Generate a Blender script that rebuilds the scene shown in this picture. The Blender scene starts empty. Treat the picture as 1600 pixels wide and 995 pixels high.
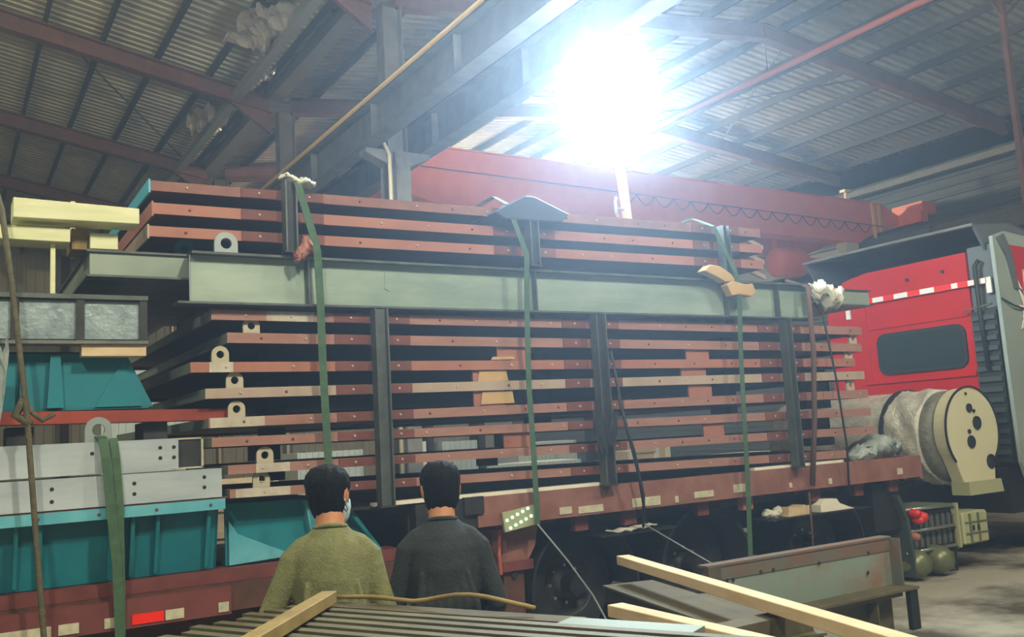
import bpy, bmesh, math, random
from mathutils import Vector, Matrix, Euler
random.seed(7)
S = bpy.context.scene
COL = S.collection

# ------------------------------------------------------------------ camera
cam_d = bpy.data.cameras.new('camera'); cam = bpy.data.objects.new('camera', cam_d); COL.objects.link(cam)
cam_d.sensor_width = 36.0; cam_d.lens = 36.0*1444.64/1600.0; cam_d.clip_end = 300
right = Vector((0.851, -0.522, -0.056)); down = Vector((0.018, 0.136, -0.991)); fwd = Vector((0.524, 0.842, 0.125))
fwd.normalize(); right = (right - fwd*right.dot(fwd)).normalized(); up = right.cross(fwd)
R = Matrix((right, up, -fwd)).transposed()
cam.matrix_world = Matrix.Translation((0, 0, 1.9)) @ R.to_4x4()
S.camera = cam

# ------------------------------------------------------------------ world, haze, exposure
S.view_settings.view_transform = 'Standard'; S.view_settings.look = 'None'
S.view_settings.exposure = 0.0; S.view_settings.gamma = 1.0; S.view_settings.use_curve_mapping = False
W = bpy.data.worlds.new('hall_air'); S.world = W; W.use_nodes = True
wn = W.node_tree; wn.nodes['Background'].inputs[0].default_value = (0.05, 0.065, 0.07, 1); wn.nodes['Background'].inputs[1].default_value = 0.25
HAZE = 0.017
vs = wn.nodes.new('ShaderNodeVolumeScatter'); vs.inputs['Color'].default_value = (0.58, 0.76, 1.0, 1)
vs.inputs['Density'].default_value = HAZE; vs.inputs['Anisotropy'].default_value = 0.72
wn.links.new(vs.outputs[0], wn.nodes['World Output'].inputs['Volume'])
LAMP_EMIT = 120.0
S.cycles.max_bounces = 6; S.cycles.volume_bounces = 0
# hall lamps, the last two added as fill: (x, y, z, watts)
HALL_AND_FILL_LAMPS = [(-2.5, -2.0, 8.8, 1900), (3.5, -0.8, 8.8, 2300), (10.5, 0.0, 8.8, 1400), (17.0, 23.0, 9.0, 3800), (-4.0, 11.0, 8.9, 900)]
HALL_COLOR = (1.0, 0.97, 0.80)

# ------------------------------------------------------------------ helpers
def srgb(r, g, b):
    f = lambda c: (c/255/12.92 if c/255 <= 0.04045 else ((c/255+0.055)/1.055)**2.4)
    return (f(r), f(g), f(b), 1)
MATS = {}
def mat(name, c, rough=0.6, metal=0.0, c2=None, scale=6.0, bump=0.0, bscale=None, emit=None, estr=0, stretch=None, alpha=1.0, spec=0.5, thr=(0.38, 0.66), trans=0.0, detail=6):
    if name in MATS: return MATS[name]
    m = bpy.data.materials.new(name); m.use_nodes = True; MATS[name] = m
    nt = m.node_tree; b = nt.nodes['Principled BSDF']
    b.inputs['Base Color'].default_value = c; b.inputs['Roughness'].default_value = rough; b.inputs['Metallic'].default_value = metal
    b.inputs['Specular IOR Level'].default_value = spec; b.inputs['Alpha'].default_value = alpha
    b.inputs['Transmission Weight'].default_value = trans
    if emit: b.inputs['Emission Color'].default_value = emit; b.inputs['Emission Strength'].default_value = estr
    if c2 is not None or bump:
        tc = nt.nodes.new('ShaderNodeTexCoord'); mp = nt.nodes.new('ShaderNodeMapping')
        nt.links.new(tc.outputs['Object'], mp.inputs[0])
        if stretch: mp.inputs['Scale'].default_value = stretch
        n = nt.nodes.new('ShaderNodeTexNoise'); n.inputs['Scale'].default_value = scale; n.inputs['Detail'].default_value = detail
        n.inputs['Roughness'].default_value = 0.62
        nt.links.new(mp.outputs[0], n.inputs['Vector'])
        if c2 is not None:
            cr = nt.nodes.new('ShaderNodeValToRGB'); cr.color_ramp.elements[0].position = thr[0]; cr.color_ramp.elements[1].position = thr[1]
            cr.color_ramp.elements[0].color = c; cr.color_ramp.elements[1].color = c2
            nt.links.new(n.outputs['Fac'], cr.inputs[0]); nt.links.new(cr.outputs[0], b.inputs['Base Color'])
        if bump:
            n2 = nt.nodes.new('ShaderNodeTexNoise'); n2.inputs['Scale'].default_value = bscale or scale*4; n2.inputs['Detail'].default_value = 5
            nt.links.new(mp.outputs[0], n2.inputs['Vector'])
            bp = nt.nodes.new('ShaderNodeBump'); bp.inputs['Strength'].default_value = bump; bp.inputs['Distance'].default_value = 0.02
            nt.links.new(n2.outputs['Fac'], bp.inputs['Height']); nt.links.new(bp.outputs[0], b.inputs['Normal'])
    return m

ORG = {}
class MB:
    def __init__(s): s.v = []; s.f = []; s.smooth = False
    def add(s, vs, fs):
        o = len(s.v); s.v += [Vector(v) for v in vs]; s.f += [tuple(i+o for i in f) for f in fs]; return s
    def box(s, x0, x1, y0, y1, z0, z1):
        return s.add([(x0,y0,z0),(x1,y0,z0),(x1,y1,z0),(x0,y1,z0),(x0,y0,z1),(x1,y0,z1),(x1,y1,z1),(x0,y1,z1)],
                     [(0,3,2,1),(4,5,6,7),(0,1,5,4),(1,2,6,5),(2,3,7,6),(3,0,4,7)])
    def skew(s, x0, x1, y0, y1, zl0, zl1, zr0, zr1):     # a box along X whose two ends sit at their own heights
        return s.add([(x0,y0,zl0),(x1,y0,zr0),(x1,y1,zr0),(x0,y1,zl0),(x0,y0,zl1),(x1,y0,zr1),(x1,y1,zr1),(x0,y1,zl1)],
                     [(0,3,2,1),(4,5,6,7),(0,1,5,4),(1,2,6,5),(2,3,7,6),(3,0,4,7)])
    def bar(s, p0, p1, w, h, upv=(0,0,1)):                # rectangular bar between two points, w sideways, h along up
        p0 = Vector(p0); p1 = Vector(p1); d = (p1-p0).normalized(); u = Vector(upv)
        sd = d.cross(u)
        if sd.length < 1e-4: sd = d.cross(Vector((0,1,0)))
        sd.normalize(); u = sd.cross(d).normalized(); a = sd*w/2; b = u*h/2
        return s.add([p0-a-b, p0+a-b, p0+a+b, p0-a+b, p1-a-b, p1+a-b, p1+a+b, p1-a+b],
                     [(0,1,2,3),(7,6,5,4),(0,4,5,1),(1,5,6,2),(2,6,7,3),(3,7,4,0)])
    def prism(s, poly, ax, a0, a1):                       # polygon extruded along an axis; poly in the other two axes
        n = len(poly)
        def P(u, v, a): return {'x': (a,u,v), 'y': (u,a,v), 'z': (u,v,a)}[ax]
        vs = [P(u,v,a0) for u,v in poly] + [P(u,v,a1) for u,v in poly]
        return s.add(vs, [tuple(range(n))[::-1], tuple(range(n,2*n))] + [(i,(i+1)%n,n+(i+1)%n,n+i) for i in range(n)])
    def tube(s, pts, r, n=8, caps=True):
        pts = [Vector(p) for p in pts]; rs = r if isinstance(r, (list,tuple)) else [r]*len(pts)
        vs = []; fs = []; ref = None
        for i,p in enumerate(pts):
            d = (pts[min(i+1,len(pts)-1)]-pts[max(i-1,0)]).normalized()
            if ref is None: ref = d.orthogonal().normalized()
            a = (ref - d*ref.dot(d)).normalized(); ref = a; b = d.cross(a)
            for k in range(n):
                t = 2*math.pi*k/n; vs.append(p + (a*math.cos(t)+b*math.sin(t))*rs[i])
        for i in range(len(pts)-1):
            for k in range(n): fs.append((i*n+k, i*n+(k+1)%n, (i+1)*n+(k+1)%n, (i+1)*n+k))
        if caps: fs += [tuple(range(n))[::-1], tuple(range((len(pts)-1)*n, len(pts)*n))]
        return s.add(vs, fs)
    def ring(s, c, ax, ro, ri, t0, t1, a0=0, a1=2*math.pi, n=24):   # flat ring or arc with thickness, axis x or y
        vs = []; fs = []; full = abs(a1-a0-2*math.pi) < 1e-6; m = n if full else n+1
        for i in range(m):
            t = a0+(a1-a0)*i/n
            for r in (ri, ro):
                for h in (t0, t1):
                    u = r*math.cos(t); v = r*math.sin(t)
                    vs.append((c[0]+u, h, c[1]+v) if ax == 'y' else (h, c[0]+u, c[1]+v))
        for i in range(n):
            a = 4*i; b = 4*((i+1)%m)
            fs += [(a,b,b+2,a+2),(a+1,a+3,b+3,b+1),(a,a+1,b+1,b),(a+2,b+2,b+3,a+3)]
        if not full: fs += [(0,2,3,1),(4*n,4*n+1,4*n+3,4*n+2)]
        return s.add(vs, fs)
    def lathe(s, prof, o, ax='y', n=32):                  # profile of (radius, height along axis)
        vs = []; fs = []; o = Vector(o)
        for r,h in prof:
            for k in range(n):
                t = 2*math.pi*k/n; u = r*math.cos(t); v = r*math.sin(t)
                vs.append(o + Vector({'x': (h,u,v), 'y': (u,h,v), 'z': (u,v,h)}[ax]))
        for i in range(len(prof)-1):
            for k in range(n): fs.append((i*n+k, i*n+(k+1)%n, (i+1)*n+(k+1)%n, (i+1)*n+k))
        return s.add(vs, fs)
    def loft(s, rings, n=18):                             # rings: (centre, vec a, vec b)
        vs = []; fs = []
        for c,a,b in rings:
            c = Vector(c); a = Vector(a); b = Vector(b)
            for k in range(n):
                t = 2*math.pi*k/n; vs.append(c+a*math.cos(t)+b*math.sin(t))
        m = len(rings)
        for i in range(m-1):
            for k in range(n): fs.append((i*n+k, i*n+(k+1)%n, (i+1)*n+(k+1)%n, (i+1)*n+k))
        fs += [tuple(range(n))[::-1], tuple(range((m-1)*n, m*n))]
        return s.add(vs, fs)
    def build(s, name, m, parent=None, smooth=False, bevel=0):
        me = bpy.data.meshes.new(name)
        if parent is None:
            xs = [v.x for v in s.v]; ys = [v.y for v in s.v]; zs = [v.z for v in s.v]
            o = Vector(((min(xs)+max(xs))/2, (min(ys)+max(ys))/2, min(zs)))
        else: o = ORG[parent.name]
        me.from_pydata([tuple(v-o) for v in s.v], [], s.f); me.update()
        bm = bmesh.new(); bm.from_mesh(me); bmesh.ops.recalc_face_normals(bm, faces=bm.faces)
        if bevel: bmesh.ops.bevel(bm, geom=bm.edges[:], offset=bevel, segments=1, affect='EDGES', clamp_overlap=True)
        bm.to_mesh(me); bm.free()
        if smooth:
            for p in me.polygons: p.use_smooth = True
        me.materials.append(m if not isinstance(m, str) else MATS[m])
        ob = bpy.data.objects.new(name, me); COL.objects.link(ob)
        if parent is None: ob.location = o
        else: ob.parent = parent
        ORG[ob.name] = o
        return ob
def thing(name, label, cat, loc, group=None):
    o = bpy.data.objects.new(name, None); COL.objects.link(o); o.empty_display_size = 0.1
    o.location = loc; ORG[o.name] = Vector(loc); tag(o, label, cat, group); return o
def tag(o, label=None, cat=None, group=None, kind=None):
    if label: o['label'] = label
    if cat: o['category'] = cat
    if group: o['group'] = group
    if kind: o['kind'] = kind
    return o
def put(name, me, parent, at):                            # shared mesh placed at a world point under a thing
    o = bpy.data.objects.new(name, me); COL.objects.link(o); o.parent = parent; o.location = Vector(at)-ORG[parent.name]
    ORG[o.name] = Vector(at); return o
def struct(o, label=None): o['kind'] = 'structure'; o['label'] = label or o.name; return o

# ------------------------------------------------------------------ materials
mat('concrete', srgb(74,66,54), 0.75, c2=srgb(168,164,148), scale=0.55, bump=0.25, bscale=20, thr=(.40,.56))
mat('roof_sheet', srgb(150,152,142), 0.38, 0.35, c2=srgb(182,180,166), scale=1.5)
mat('roof_sheet_warm', srgb(170,160,126), 0.42, 0.2, c2=srgb(200,188,150), scale=1.5)
mat('rafter_red', srgb(96,62,52), 0.7, c2=srgb(120,80,66), scale=4)
mat('purlin_dark', srgb(62,60,56), 0.7)
mat('galv_beam', srgb(96,98,92), 0.6, 0.15, c2=srgb(118,118,110), scale=3)
mat('column_grey', srgb(110,108,100), 0.6, c2=srgb(134,130,120), scale=3)
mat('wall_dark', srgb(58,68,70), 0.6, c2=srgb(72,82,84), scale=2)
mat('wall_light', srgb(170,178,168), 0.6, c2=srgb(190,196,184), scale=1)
mat('crane_red', srgb(240,118,78), 0.42, c2=srgb(228,106,70), scale=2)
mat('yellow_pipe', srgb(236,196,110), 0.5)
mat('pipe_pink', srgb(190,100,82), 0.5)
mat('black', srgb(22,24,26), 0.6)
mat('black_rubber', srgb(24,27,29), 0.8, c2=srgb(36,40,42), scale=8)
mat('dark_steel', srgb(42,44,46), 0.55, 0.3, c2=srgb(60,58,56), scale=8)
mat('primer', srgb(160,118,105), 0.62, c2=srgb(148,104,91), scale=2.5, stretch=(1,3,6))
mat('primer_orange', srgb(166,110,90), 0.6, c2=srgb(152,96,79), scale=2.5)
mat('primer_dark', srgb(118,66,56), 0.65, c2=srgb(100,56,48), scale=6)
mat('primer_pale', srgb(176,158,140), 0.6, c2=srgb(160,136,120), scale=2.2)
mat('patch_white', srgb(196,190,172), 0.6, c2=srgb(170,150,134), scale=6)
mat('beam_grey', srgb(130,150,138), 0.46, 0.2, c2=srgb(162,178,160), scale=0.9, stretch=(1,1,4), bump=0.05)
mat('beam_edge', srgb(96,104,98), 0.5, 0.3, c2=srgb(70,74,70), scale=5)
mat('box_grey', srgb(132,146,132), 0.5, 0.15, c2=srgb(152,162,146), scale=1.6)
mat('lug_cream', srgb(184,176,150), 0.55)
mat('lug_grey', srgb(150,160,160), 0.5, 0.3)
mat('teal', srgb(18,130,140), 0.55, c2=srgb(12,112,126), scale=1.6)
mat('teal_light', srgb(110,186,196), 0.5, c2=srgb(76,160,176), scale=3)
mat('blue_plate', srgb(80,180,206), 0.5)
mat('white_paint', srgb(176,188,194), 0.42, 0.25, c2=srgb(200,210,214), scale=1.2, stretch=(1,1,5))
mat('galv_film', srgb(168,184,186), 0.3, 0.25, c2=srgb(132,150,152), scale=7, bump=0.35, bscale=22)
mat('red_beam', srgb(158,62,40), 0.55, c2=srgb(134,50,36), scale=3)
mat('timber_pale', srgb(226,226,182), 0.65, c2=srgb(210,212,162), scale=2.5, stretch=(1,6,8))
mat('timber_tan', srgb(216,192,154), 0.65, c2=srgb(200,172,130), scale=2.5, stretch=(2,2,10))
mat('timber_old', srgb(150,128,72), 0.7, c2=srgb(122,100,54), scale=5)
mat('timber_white', srgb(232,226,206), 0.6)
mat('cardboard', srgb(198,164,112), 0.8, c2=srgb(184,150,100), scale=6)
mat('strap_green', srgb(58,88,64), 0.75, c2=srgb(74,104,74), scale=14, bump=0.3, bscale=120)
mat('rope_brown', srgb(84,80,62), 0.85, c2=srgb(104,98,72), scale=30, bump=0.5, bscale=90)
mat('strap_brown', srgb(92,66,54), 0.8)
mat('trailer_red', srgb(124,80,70), 0.65, c2=srgb(146,100,88), scale=5, bump=0.15)
mat('trailer_maroon', srgb(118,60,58), 0.6, c2=srgb(98,48,44), scale=5)
mat('trailer_rust', srgb(92,58,44), 0.75, c2=srgb(70,46,38), scale=8)
mat('tape_white', srgb(206,200,170), 0.4, c2=srgb(176,170,146), scale=14)
mat('tape_red', srgb(250,44,28), 0.35)
mat('cab_red', srgb(182,26,30), 0.32, c2=srgb(168,20,25), scale=1)
mat('glass_dark', srgb(38,52,50), 0.12, 0.0, spec=0.8)
mat('fairing_grey', srgb(146,158,150), 0.4, c2=srgb(132,146,138), scale=1)
mat('panel_grey', srgb(88,94,94), 0.5)
mat('ribs_dark', srgb(40,48,48), 0.5, 0.2)
mat('white_mark', srgb(226,222,210), 0.5)
mat('film_silver', srgb(222,220,204), 0.32, 0.05, c2=srgb(190,188,172), scale=9, bump=1.0, bscale=34)
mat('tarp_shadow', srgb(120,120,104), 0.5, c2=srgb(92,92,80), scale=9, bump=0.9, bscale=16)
mat('tank_cream', srgb(212,208,172), 0.4)
mat('battery_cream', srgb(170,172,132), 0.5)
mat('steel_bright', srgb(170,172,166), 0.3, 0.8)
mat('red_plastic', srgb(220,40,34), 0.4)
mat('tank_olive', srgb(112,118,84), 0.35, 0.3)
mat('rust', srgb(110,82,64), 0.75, c2=srgb(92,98,90), scale=3.2, bump=0.2)
mat('rust_web', srgb(124,138,126), 0.6, c2=srgb(132,104,84), scale=2.0, bump=0.15, thr=(0.48,0.7))
mat('rust_olive', srgb(92,84,58), 0.75, c2=srgb(74,68,48), scale=6)
mat('slat_olive', srgb(100,95,68), 0.6, c2=srgb(80,75,54), scale=5)
mat('plate_green', srgb(112,124,108), 0.5, 0.2)
mat('foil', srgb(178,168,146), 0.3, 0.3, bump=0.6, bscale=9)
mat('cloth_white', srgb(206,204,186), 0.85, c2=srgb(188,186,166), scale=9)
mat('tarp_dark', srgb(60,74,92), 0.7)
mat('skin', srgb(190,132,92), 0.55, c2=srgb(176,116,80), scale=12)
mat('hair', srgb(7,7,8), 0.7, c2=srgb(16,16,18), scale=60, bump=0.5, bscale=120, spec=.15, stretch=(1,1,.25))
mat('sweater_olive', srgb(118,118,76), 0.9, c2=srgb(102,104,66), scale=26, bump=0.35, bscale=90)
mat('jacket_dark', srgb(36,43,43), 0.85, c2=srgb(27,33,34), scale=16, bump=0.3, bscale=70)
mat('trousers', srgb(30,32,38), 0.85)
mat('mask_blue', srgb(178,198,206), 0.8)
mat('led_green', srgb(150,240,200), 0.4, emit=(0.45,1.0,0.72,1), estr=2.2)
mat('lamp_glow', srgb(255,255,255), 0.5, emit=(0.74,0.89,1.0,1), estr=LAMP_EMIT)
mat('pole_cream', srgb(222,206,170), 0.5)
mat('plastic_wrap', srgb(186,196,190), 0.2, c2=srgb(150,164,160), scale=10, bump=0.9, bscale=14, alpha=0.75)
mat('hall_lamp_shade', srgb(150,150,150), 0.4, 0.6)

# ------------------------------------------------------------------ setting: floor, roof, walls
floor = struct(MB().box(-14, 27, -12, 44, -0.2, 0).build('floor', MATS['concrete']), 'grey concrete workshop floor')
def corr_y(x0, z0, x1, z1, y0, y1, per=0.25, amp=0.075):      # sheet with ribs running along X
    b = MB(); n = int((y1-y0)/per); prof = []
    for i in range(n):
        y = y0+i*per
        prof += [(y, 0), (y+per*0.55, 0), (y+per*0.65, amp), (y+per*0.9, amp)]
    vs = []
    for y,h in prof: vs += [(x0,y,z0+h),(x1,y,z1+h)]
    return b.add(vs, [(2*i,2*i+1,2*i+3,2*i+2) for i in range(len(prof)-1)])
def rafter_z(x):                                             # underside of the roof frames
    if x < 6.5: return 9.67+0.189*(6.5-x)
    if x < 16.6: return 9.67+0.124*(x-6.5)
    return 9.67+0.124*10.1-0.105*(x-16.6)
SHEET = 0.60
ceil_parts = []
for i,(xa,xb,m,lab) in enumerate(((-14.0,6.4,'roof_sheet_warm','corrugated roof slope over the left bay'),
                                  (6.7,16.6,'roof_sheet','corrugated roof slope rising from the valley to the ridge'),
                                  (16.6,27.0,'roof_sheet','corrugated roof slope falling to the right wall'))):
    c = struct(corr_y(xa, rafter_z(xa)+SHEET, xb, rafter_z(xb)+SHEET, -12, 44).build('ceiling', MATS[m]), lab)
    ceil_parts.append(c)
cL, cM, cR = ceil_parts
def purlin(par, x, w=0.07, h=0.2):
    z = rafter_z(x)+0.40
    return MB().box(x-w/2, x+w/2, -12, 44, z, z+h-0.005).build('purlin', MATS['purlin_dark'], par)
for k in range(17): purlin(cL, 6.2-1.12*k)
for k in range(7): purlin(cM, 7.6+1.45*k)
for k in range(7): purlin(cR, 17.3+1.5*k, 0.09)
def h_rafter(par, xa, xb, y):
    za = rafter_z(xa); zb = rafter_z(xb)
    b = MB()
    b.skew(xa, xb, y-0.13, y+0.13, za, za+0.03, zb, zb+0.03).skew(xa, xb, y-0.13, y+0.13, za+0.36, za+0.39, zb+0.36, zb+0.39)
    b.skew(xa, xb, y-0.008, y+0.008, za+0.02, za+0.37, zb+0.02, zb+0.37)
    return b.build('rafter', MATS['rafter_red'], par)
for y in (-3.4, 2.6, 8.6, 14.6, 20.6, 26.6, 32.6, 38.6):
    h_rafter(cL, -14, 6.45, y); h_rafter(cM, 6.95, 16.59, y); h_rafter(cR, 16.61, 26.6, y)
for y in (-3.4, 2.6, 14.6, 20.6, 26.6, 32.6, 38.6):           # knee brackets at the column heads
    MB().prism([(6.45,9.2),(6.45,9.68),(5.5,9.86)], 'y', y-0.06, y+0.06).build('knee_bracket', MATS['rafter_red'], cL)
MB().box(6.38, 6.72, -12, 44, 9.98, 10.26).build('valley_gutter', mat('gutter_grey', srgb(140,140,126), .6), cL)
MB().box(5.55, 5.75, -12, 44, 9.86, 10.05).build('tie_beam', MATS['gutter_grey'], cL)
# diagonal roof bracing rods
for (x0,y0,x1,y1) in ((17.5,14.6,21,20.6),(21,14.6,17.5,20.6),(2,20.6,6,26.6)):
    MB().tube([(x0,y0,rafter_z(x0)+0.3),(x1,y1,rafter_z(x1)+0.3)], 0.02, 6).build('brace_rod', MATS['purlin_dark'], cR if x0 > 10 else cL)

def corr_wall_x(x, y0, y1, z0, z1, per=0.3, amp=0.04):        # ribs running level along Y
    n = int((z1-z0)/per); prof = []
    for i in range(n):
        z = z0+i*per; prof += [(z,0),(z+per*.6,0),(z+per*.7,amp),(z+per*.92,amp)]
    prof.append((z1,0)); vs = []
    for z,h in prof: vs += [(x-h,y0,z),(x-h,y1,z)]
    return MB().add(vs, [(2*i,2*i+1,2*i+3,2*i+2) for i in range(len(prof)-1)])
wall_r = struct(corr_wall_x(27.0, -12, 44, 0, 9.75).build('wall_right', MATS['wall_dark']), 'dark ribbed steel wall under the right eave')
MB().box(26.35, 26.6, -12, 44, 9.28, 9.48).build('eave_beam', MATS['galv_beam'], wall_r)
b = MB(); n = int(41/0.35); prof = []
for i in range(n):
    x = -14+i*0.35; prof += [(x,0),(x+.2,0),(x+.23,-.04),(x+.32,-.04)]
vs = []
for x,h in prof: vs += [(x,43.9+h,0),(x,43.9+h,12.4)]
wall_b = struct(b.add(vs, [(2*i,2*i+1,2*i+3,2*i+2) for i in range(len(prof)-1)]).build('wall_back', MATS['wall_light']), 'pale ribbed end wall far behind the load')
for x in (-8,-2,4.5,9.5,14.5,20): MB().box(x-.15, x+.15, 43.5, 43.8, 0, 11).build('wall_post', MATS['purlin_dark'], wall_b)
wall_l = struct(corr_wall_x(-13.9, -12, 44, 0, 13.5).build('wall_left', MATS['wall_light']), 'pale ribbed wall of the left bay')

# torn insulation foil hanging under the roof
def crumple(name, c, sx, sy, m, seed, amp=0.25, n=14, sag=0.3, tilt=0.0):
    rnd = random.Random(seed); b = MB(); vs = []; ph = [rnd.uniform(0,6) for _ in range(6)]
    for j in range(n+1):
        for i in range(n+1):
            u = i/n; v = j/n
            e = 1+0.18*math.sin(ph[0]+9*u)+0.15*math.sin(ph[1]+11*v)
            x = (u-.5)*sx*e; y = (v-.5)*sy*(1+.2*math.sin(ph[2]+8*u))
            z = amp*(math.sin(ph[3]+9*u+4*v)*.35+math.sin(ph[4]+13*v-6*u)*.3+rnd.uniform(-.28,.28)) - sag*math.sin(math.pi*u)*v + tilt*(u-.5)
            vs.append((c[0]+x, c[1]+y, c[2]+z))
    o = b.add(vs, [(j*(n+1)+i,j*(n+1)+i+1,(j+1)*(n+1)+i+1,(j+1)*(n+1)+i) for j in range(n) for i in range(n)]).build(name, m)
    md = o.modifiers.new('thick','SOLIDIFY'); md.thickness = 0.006
    return o
tag(crumple('insulation_foil', (5.35,17.0,10.1), 1.0, 1.9, MATS['foil'], 3, 0.18, sag=.18), 'large torn silver insulation foil sagging from the roof by the gutter', 'foil')
tag(crumple('insulation_foil', (5.5,22.6,10.12), 0.8, 1.3, MATS['foil'], 5, 0.25, sag=.2), 'small crumpled foil scrap under the rafter near the column head', 'foil')
tag(crumple('insulation_foil', (5.9,19.2,10.08), 0.4, 0.7, MATS['foil'], 8, 0.15, sag=.1), 'tiny foil scrap tucked between the rafter and the gutter', 'foil')

# ------------------------------------------------------------------ columns, runway beams, pipes
def column(y, label):
    t = thing('steel_column', label, 'column', (6.82,y,0), 'valley columns')
    b = MB().box(6.60,7.04,y-.16,y-.145,0,7.0).box(6.60,7.04,y+.145,y+.16,0,7.0).box(6.815,6.825,y-.15,y+.15,0,7.0)
    b.build('lower_shaft', MATS['column_grey'], t)
    MB().box(6.62,6.64,y-.16,y+.16,7.0,9.75).box(6.98,7.0,y-.16,y+.16,7.0,9.75).box(6.62,7.0,y-.008,y+.008,7.0,9.75).build('upper_shaft', MATS['column_grey'], t)
    for s in (-1,1):
        xo = 6.82+s*.22; xe = 6.82+s*.62
        MB().prism([(xo,6.75),(xo,7.0),(xe,7.0),(xe,6.92)], 'y', y-.15, y+.15).build('corbel', MATS['column_grey'], t)
    MB().tube([(6.5,y-.2,7.6),(6.5,y-.2,7.15),(6.62,y-.2,6.9),(6.62,y-.2,0.1)], 0.035, 8).build('downpipe', MATS['pole_cream'], t, True)
    MB().tube([(6.72,y-.2,6.95),(6.72,y-.2,0.1)], 0.025, 8).build('conduit', MATS['steel_bright'], t, True)
    return t
column(14.6, 'nearest grey steel column with a white downpipe, behind the top stack')
column(20.6, 'second grey column standing under the red rafter, left of the nearest column')
column(26.6, 'third valley column, almost hidden behind the stacked beams')
column(32.6, 'farthest valley column in the row')
def runway(x, label, rail=True):
    t = thing('crane_runway_beam', label, 'beam', (x,16,7.0))
    MB().box(x-.15,x+.15,3,44,7.0,7.03).box(x-.15,x+.15,3,44,7.62,7.65).box(x-.006,x+.006,3,44,7.02,7.63).build('girder', MATS['galv_beam'], t)
    MB().box(x-.04,x+.04,3,44,7.65,7.78).build('rail', MATS['dark_steel'], t)
    for k in range(14): MB().box(x-.13,x+.13,5+3*k-.006,5+3*k+.006,7.03,7.62).build('stiffener', MATS['galv_beam'], t)
runway(6.25, 'grey crane runway girder on the left side of the valley columns')
runway(7.40, 'grey crane runway girder on the right side of the valley columns')
runway(26.1, 'grey crane runway girder along the right wall')
t = thing('conductor_pipe', 'long yellow pipe running above the left runway girder', 'pipe', (6.4,16,8.0))
MB().tube([(6.4,4,8.0),(6.4,43,8.0)], 0.045, 10).build('pipe', MATS['yellow_pipe'], t, True)
for k in range(8): MB().bar((6.4,6+4.5*k,7.97),(6.30,6+4.5*k,7.62),0.03,0.03).build('bracket', MATS['dark_steel'], t)
t = thing('sprinkler_pipe', 'long pink-red pipe hung under the roof ridge on the right', 'pipe', (17.0,16,10.2))
MB().tube([(17.1,4,10.3),(17.1,43,10.3)], 0.075, 10).build('pipe', MATS['pipe_pink'], t, True)
MB().tube([(17.35,4,10.28),(17.35,43,10.28)], 0.045, 8).build('side_pipe', MATS['dark_steel'], t, True)
for k in range(8): MB().tube([(17.1,5+5*k,10.3),(17.1,5+5*k,rafter_z(17.1)+.4)], 0.012, 6).build('hanger', MATS['dark_steel'], t)
t = thing('hanging_post', 'thin rusty steel post dropping from the roof at the right edge', 'post', (18.62,10.0,0))
MB().box(18.55,18.69,9.95,10.05,0,10.6).build('post', MATS['rafter_red'], t)
MB().box(18.50,18.74,9.9,10.1,10.4,10.62).build('head_plate', MATS['rafter_red'], t)
for s in (-1,1): MB().bar((18.62+s*.0,10.0+s*.0,9.9),(18.62+s*.9,10.0,10.6),0.05,0.05).build('strut', MATS['rafter_red'], t)

# ------------------------------------------------------------------ overhead bridge crane
t = thing('bridge_crane', 'orange-red double girder bridge crane spanning the bay above the load', 'crane', (16.5,18.5,7.1))
def girder(y, z0, z1, xl, xr):
    poly = [(xl,z1-.35),(xl+1.6,z1),(xr-1.4,z1),(xr-.2,z1-.45),(xr-.2,z1-.62),(xr-1.0,z1-.62),(xr-2.6,z0),(xl+2.2,z0),(xl,z1-.75)]
    g = MB().prism(poly, 'y', y, y+.42).build('girder', MATS['crane_red'], t)
    MB().box(xl+1.6,xr-1.4,y-.08,y+.5,z1-.005,z1+.02).build('top_flange', MATS['crane_red'], g)
    MB().box(xl+2.2,xr-2.6,y-.05,y+.47,z0-.02,z0+.005).build('bottom_flange', MATS['crane_red'], g)
    return g
g1 = girder(18.0, 7.17, 8.45, 7.1, 26.5)
girder(20.2, 7.17, 8.35, 7.1, 26.5)
for x in (7.4, 26.1):
    MB().box(x-.18,x+.18,17.2,21.6,7.80,8.12).build('end_truck', MATS['crane_red'], t)
    for y in (17.5,21.3): MB().lathe([(0.001,-.06),(.16,-.06),(.16,.06),(0.001,.06)], (x,y,7.95), 'x', 16).build('wheel', MATS['dark_steel'], t)
MB().tube([(9,17.93,7.95),(25,17.93,7.72)], 0.012, 6).build('festoon_wire', MATS['black'], t)
pts = []
for i in range(16):                                            # festoon cable loops
    x0 = 14.5+i*.62
    for k in range(9):
        u = k/8; pts.append((x0+.62*u, 17.92, 7.87-.0144*(x0+.62*u-14.5)-0.26*math.sin(math.pi*u)))
MB().tube(pts, 0.014, 5).build('festoon_cable', MATS['black'], t)
MB().box(24.6,24.72,17.96,18.0,7.35,8.45).build('stripe', MATS['yellow_pipe'], t)
MB().box(24.9,25.02,17.96,18.0,7.55,8.43).build('stripe', MATS['yellow_pipe'], t)
MB().tube([(23.6,18.1,8.45),(23.6,18.1,8.75)], 0.05, 8).box(23.45,23.75,18.0,18.2,8.72,8.8).build('limit_switch_post', MATS['pole_cream'], t)
MB().box(23.3,23.9,18.05,18.4,6.75,7.2).build('junction_box', MATS['tank_cream'], t)
MB().box(20.5,22.3,18.55,20.1,7.7,8.3).build('hoist_trolley', MATS['crane_red'], t)
MB().box(26.2,26.9,17.3,18.4,8.12,8.5).build('buffer_block', MATS['crane_red'], t)
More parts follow.
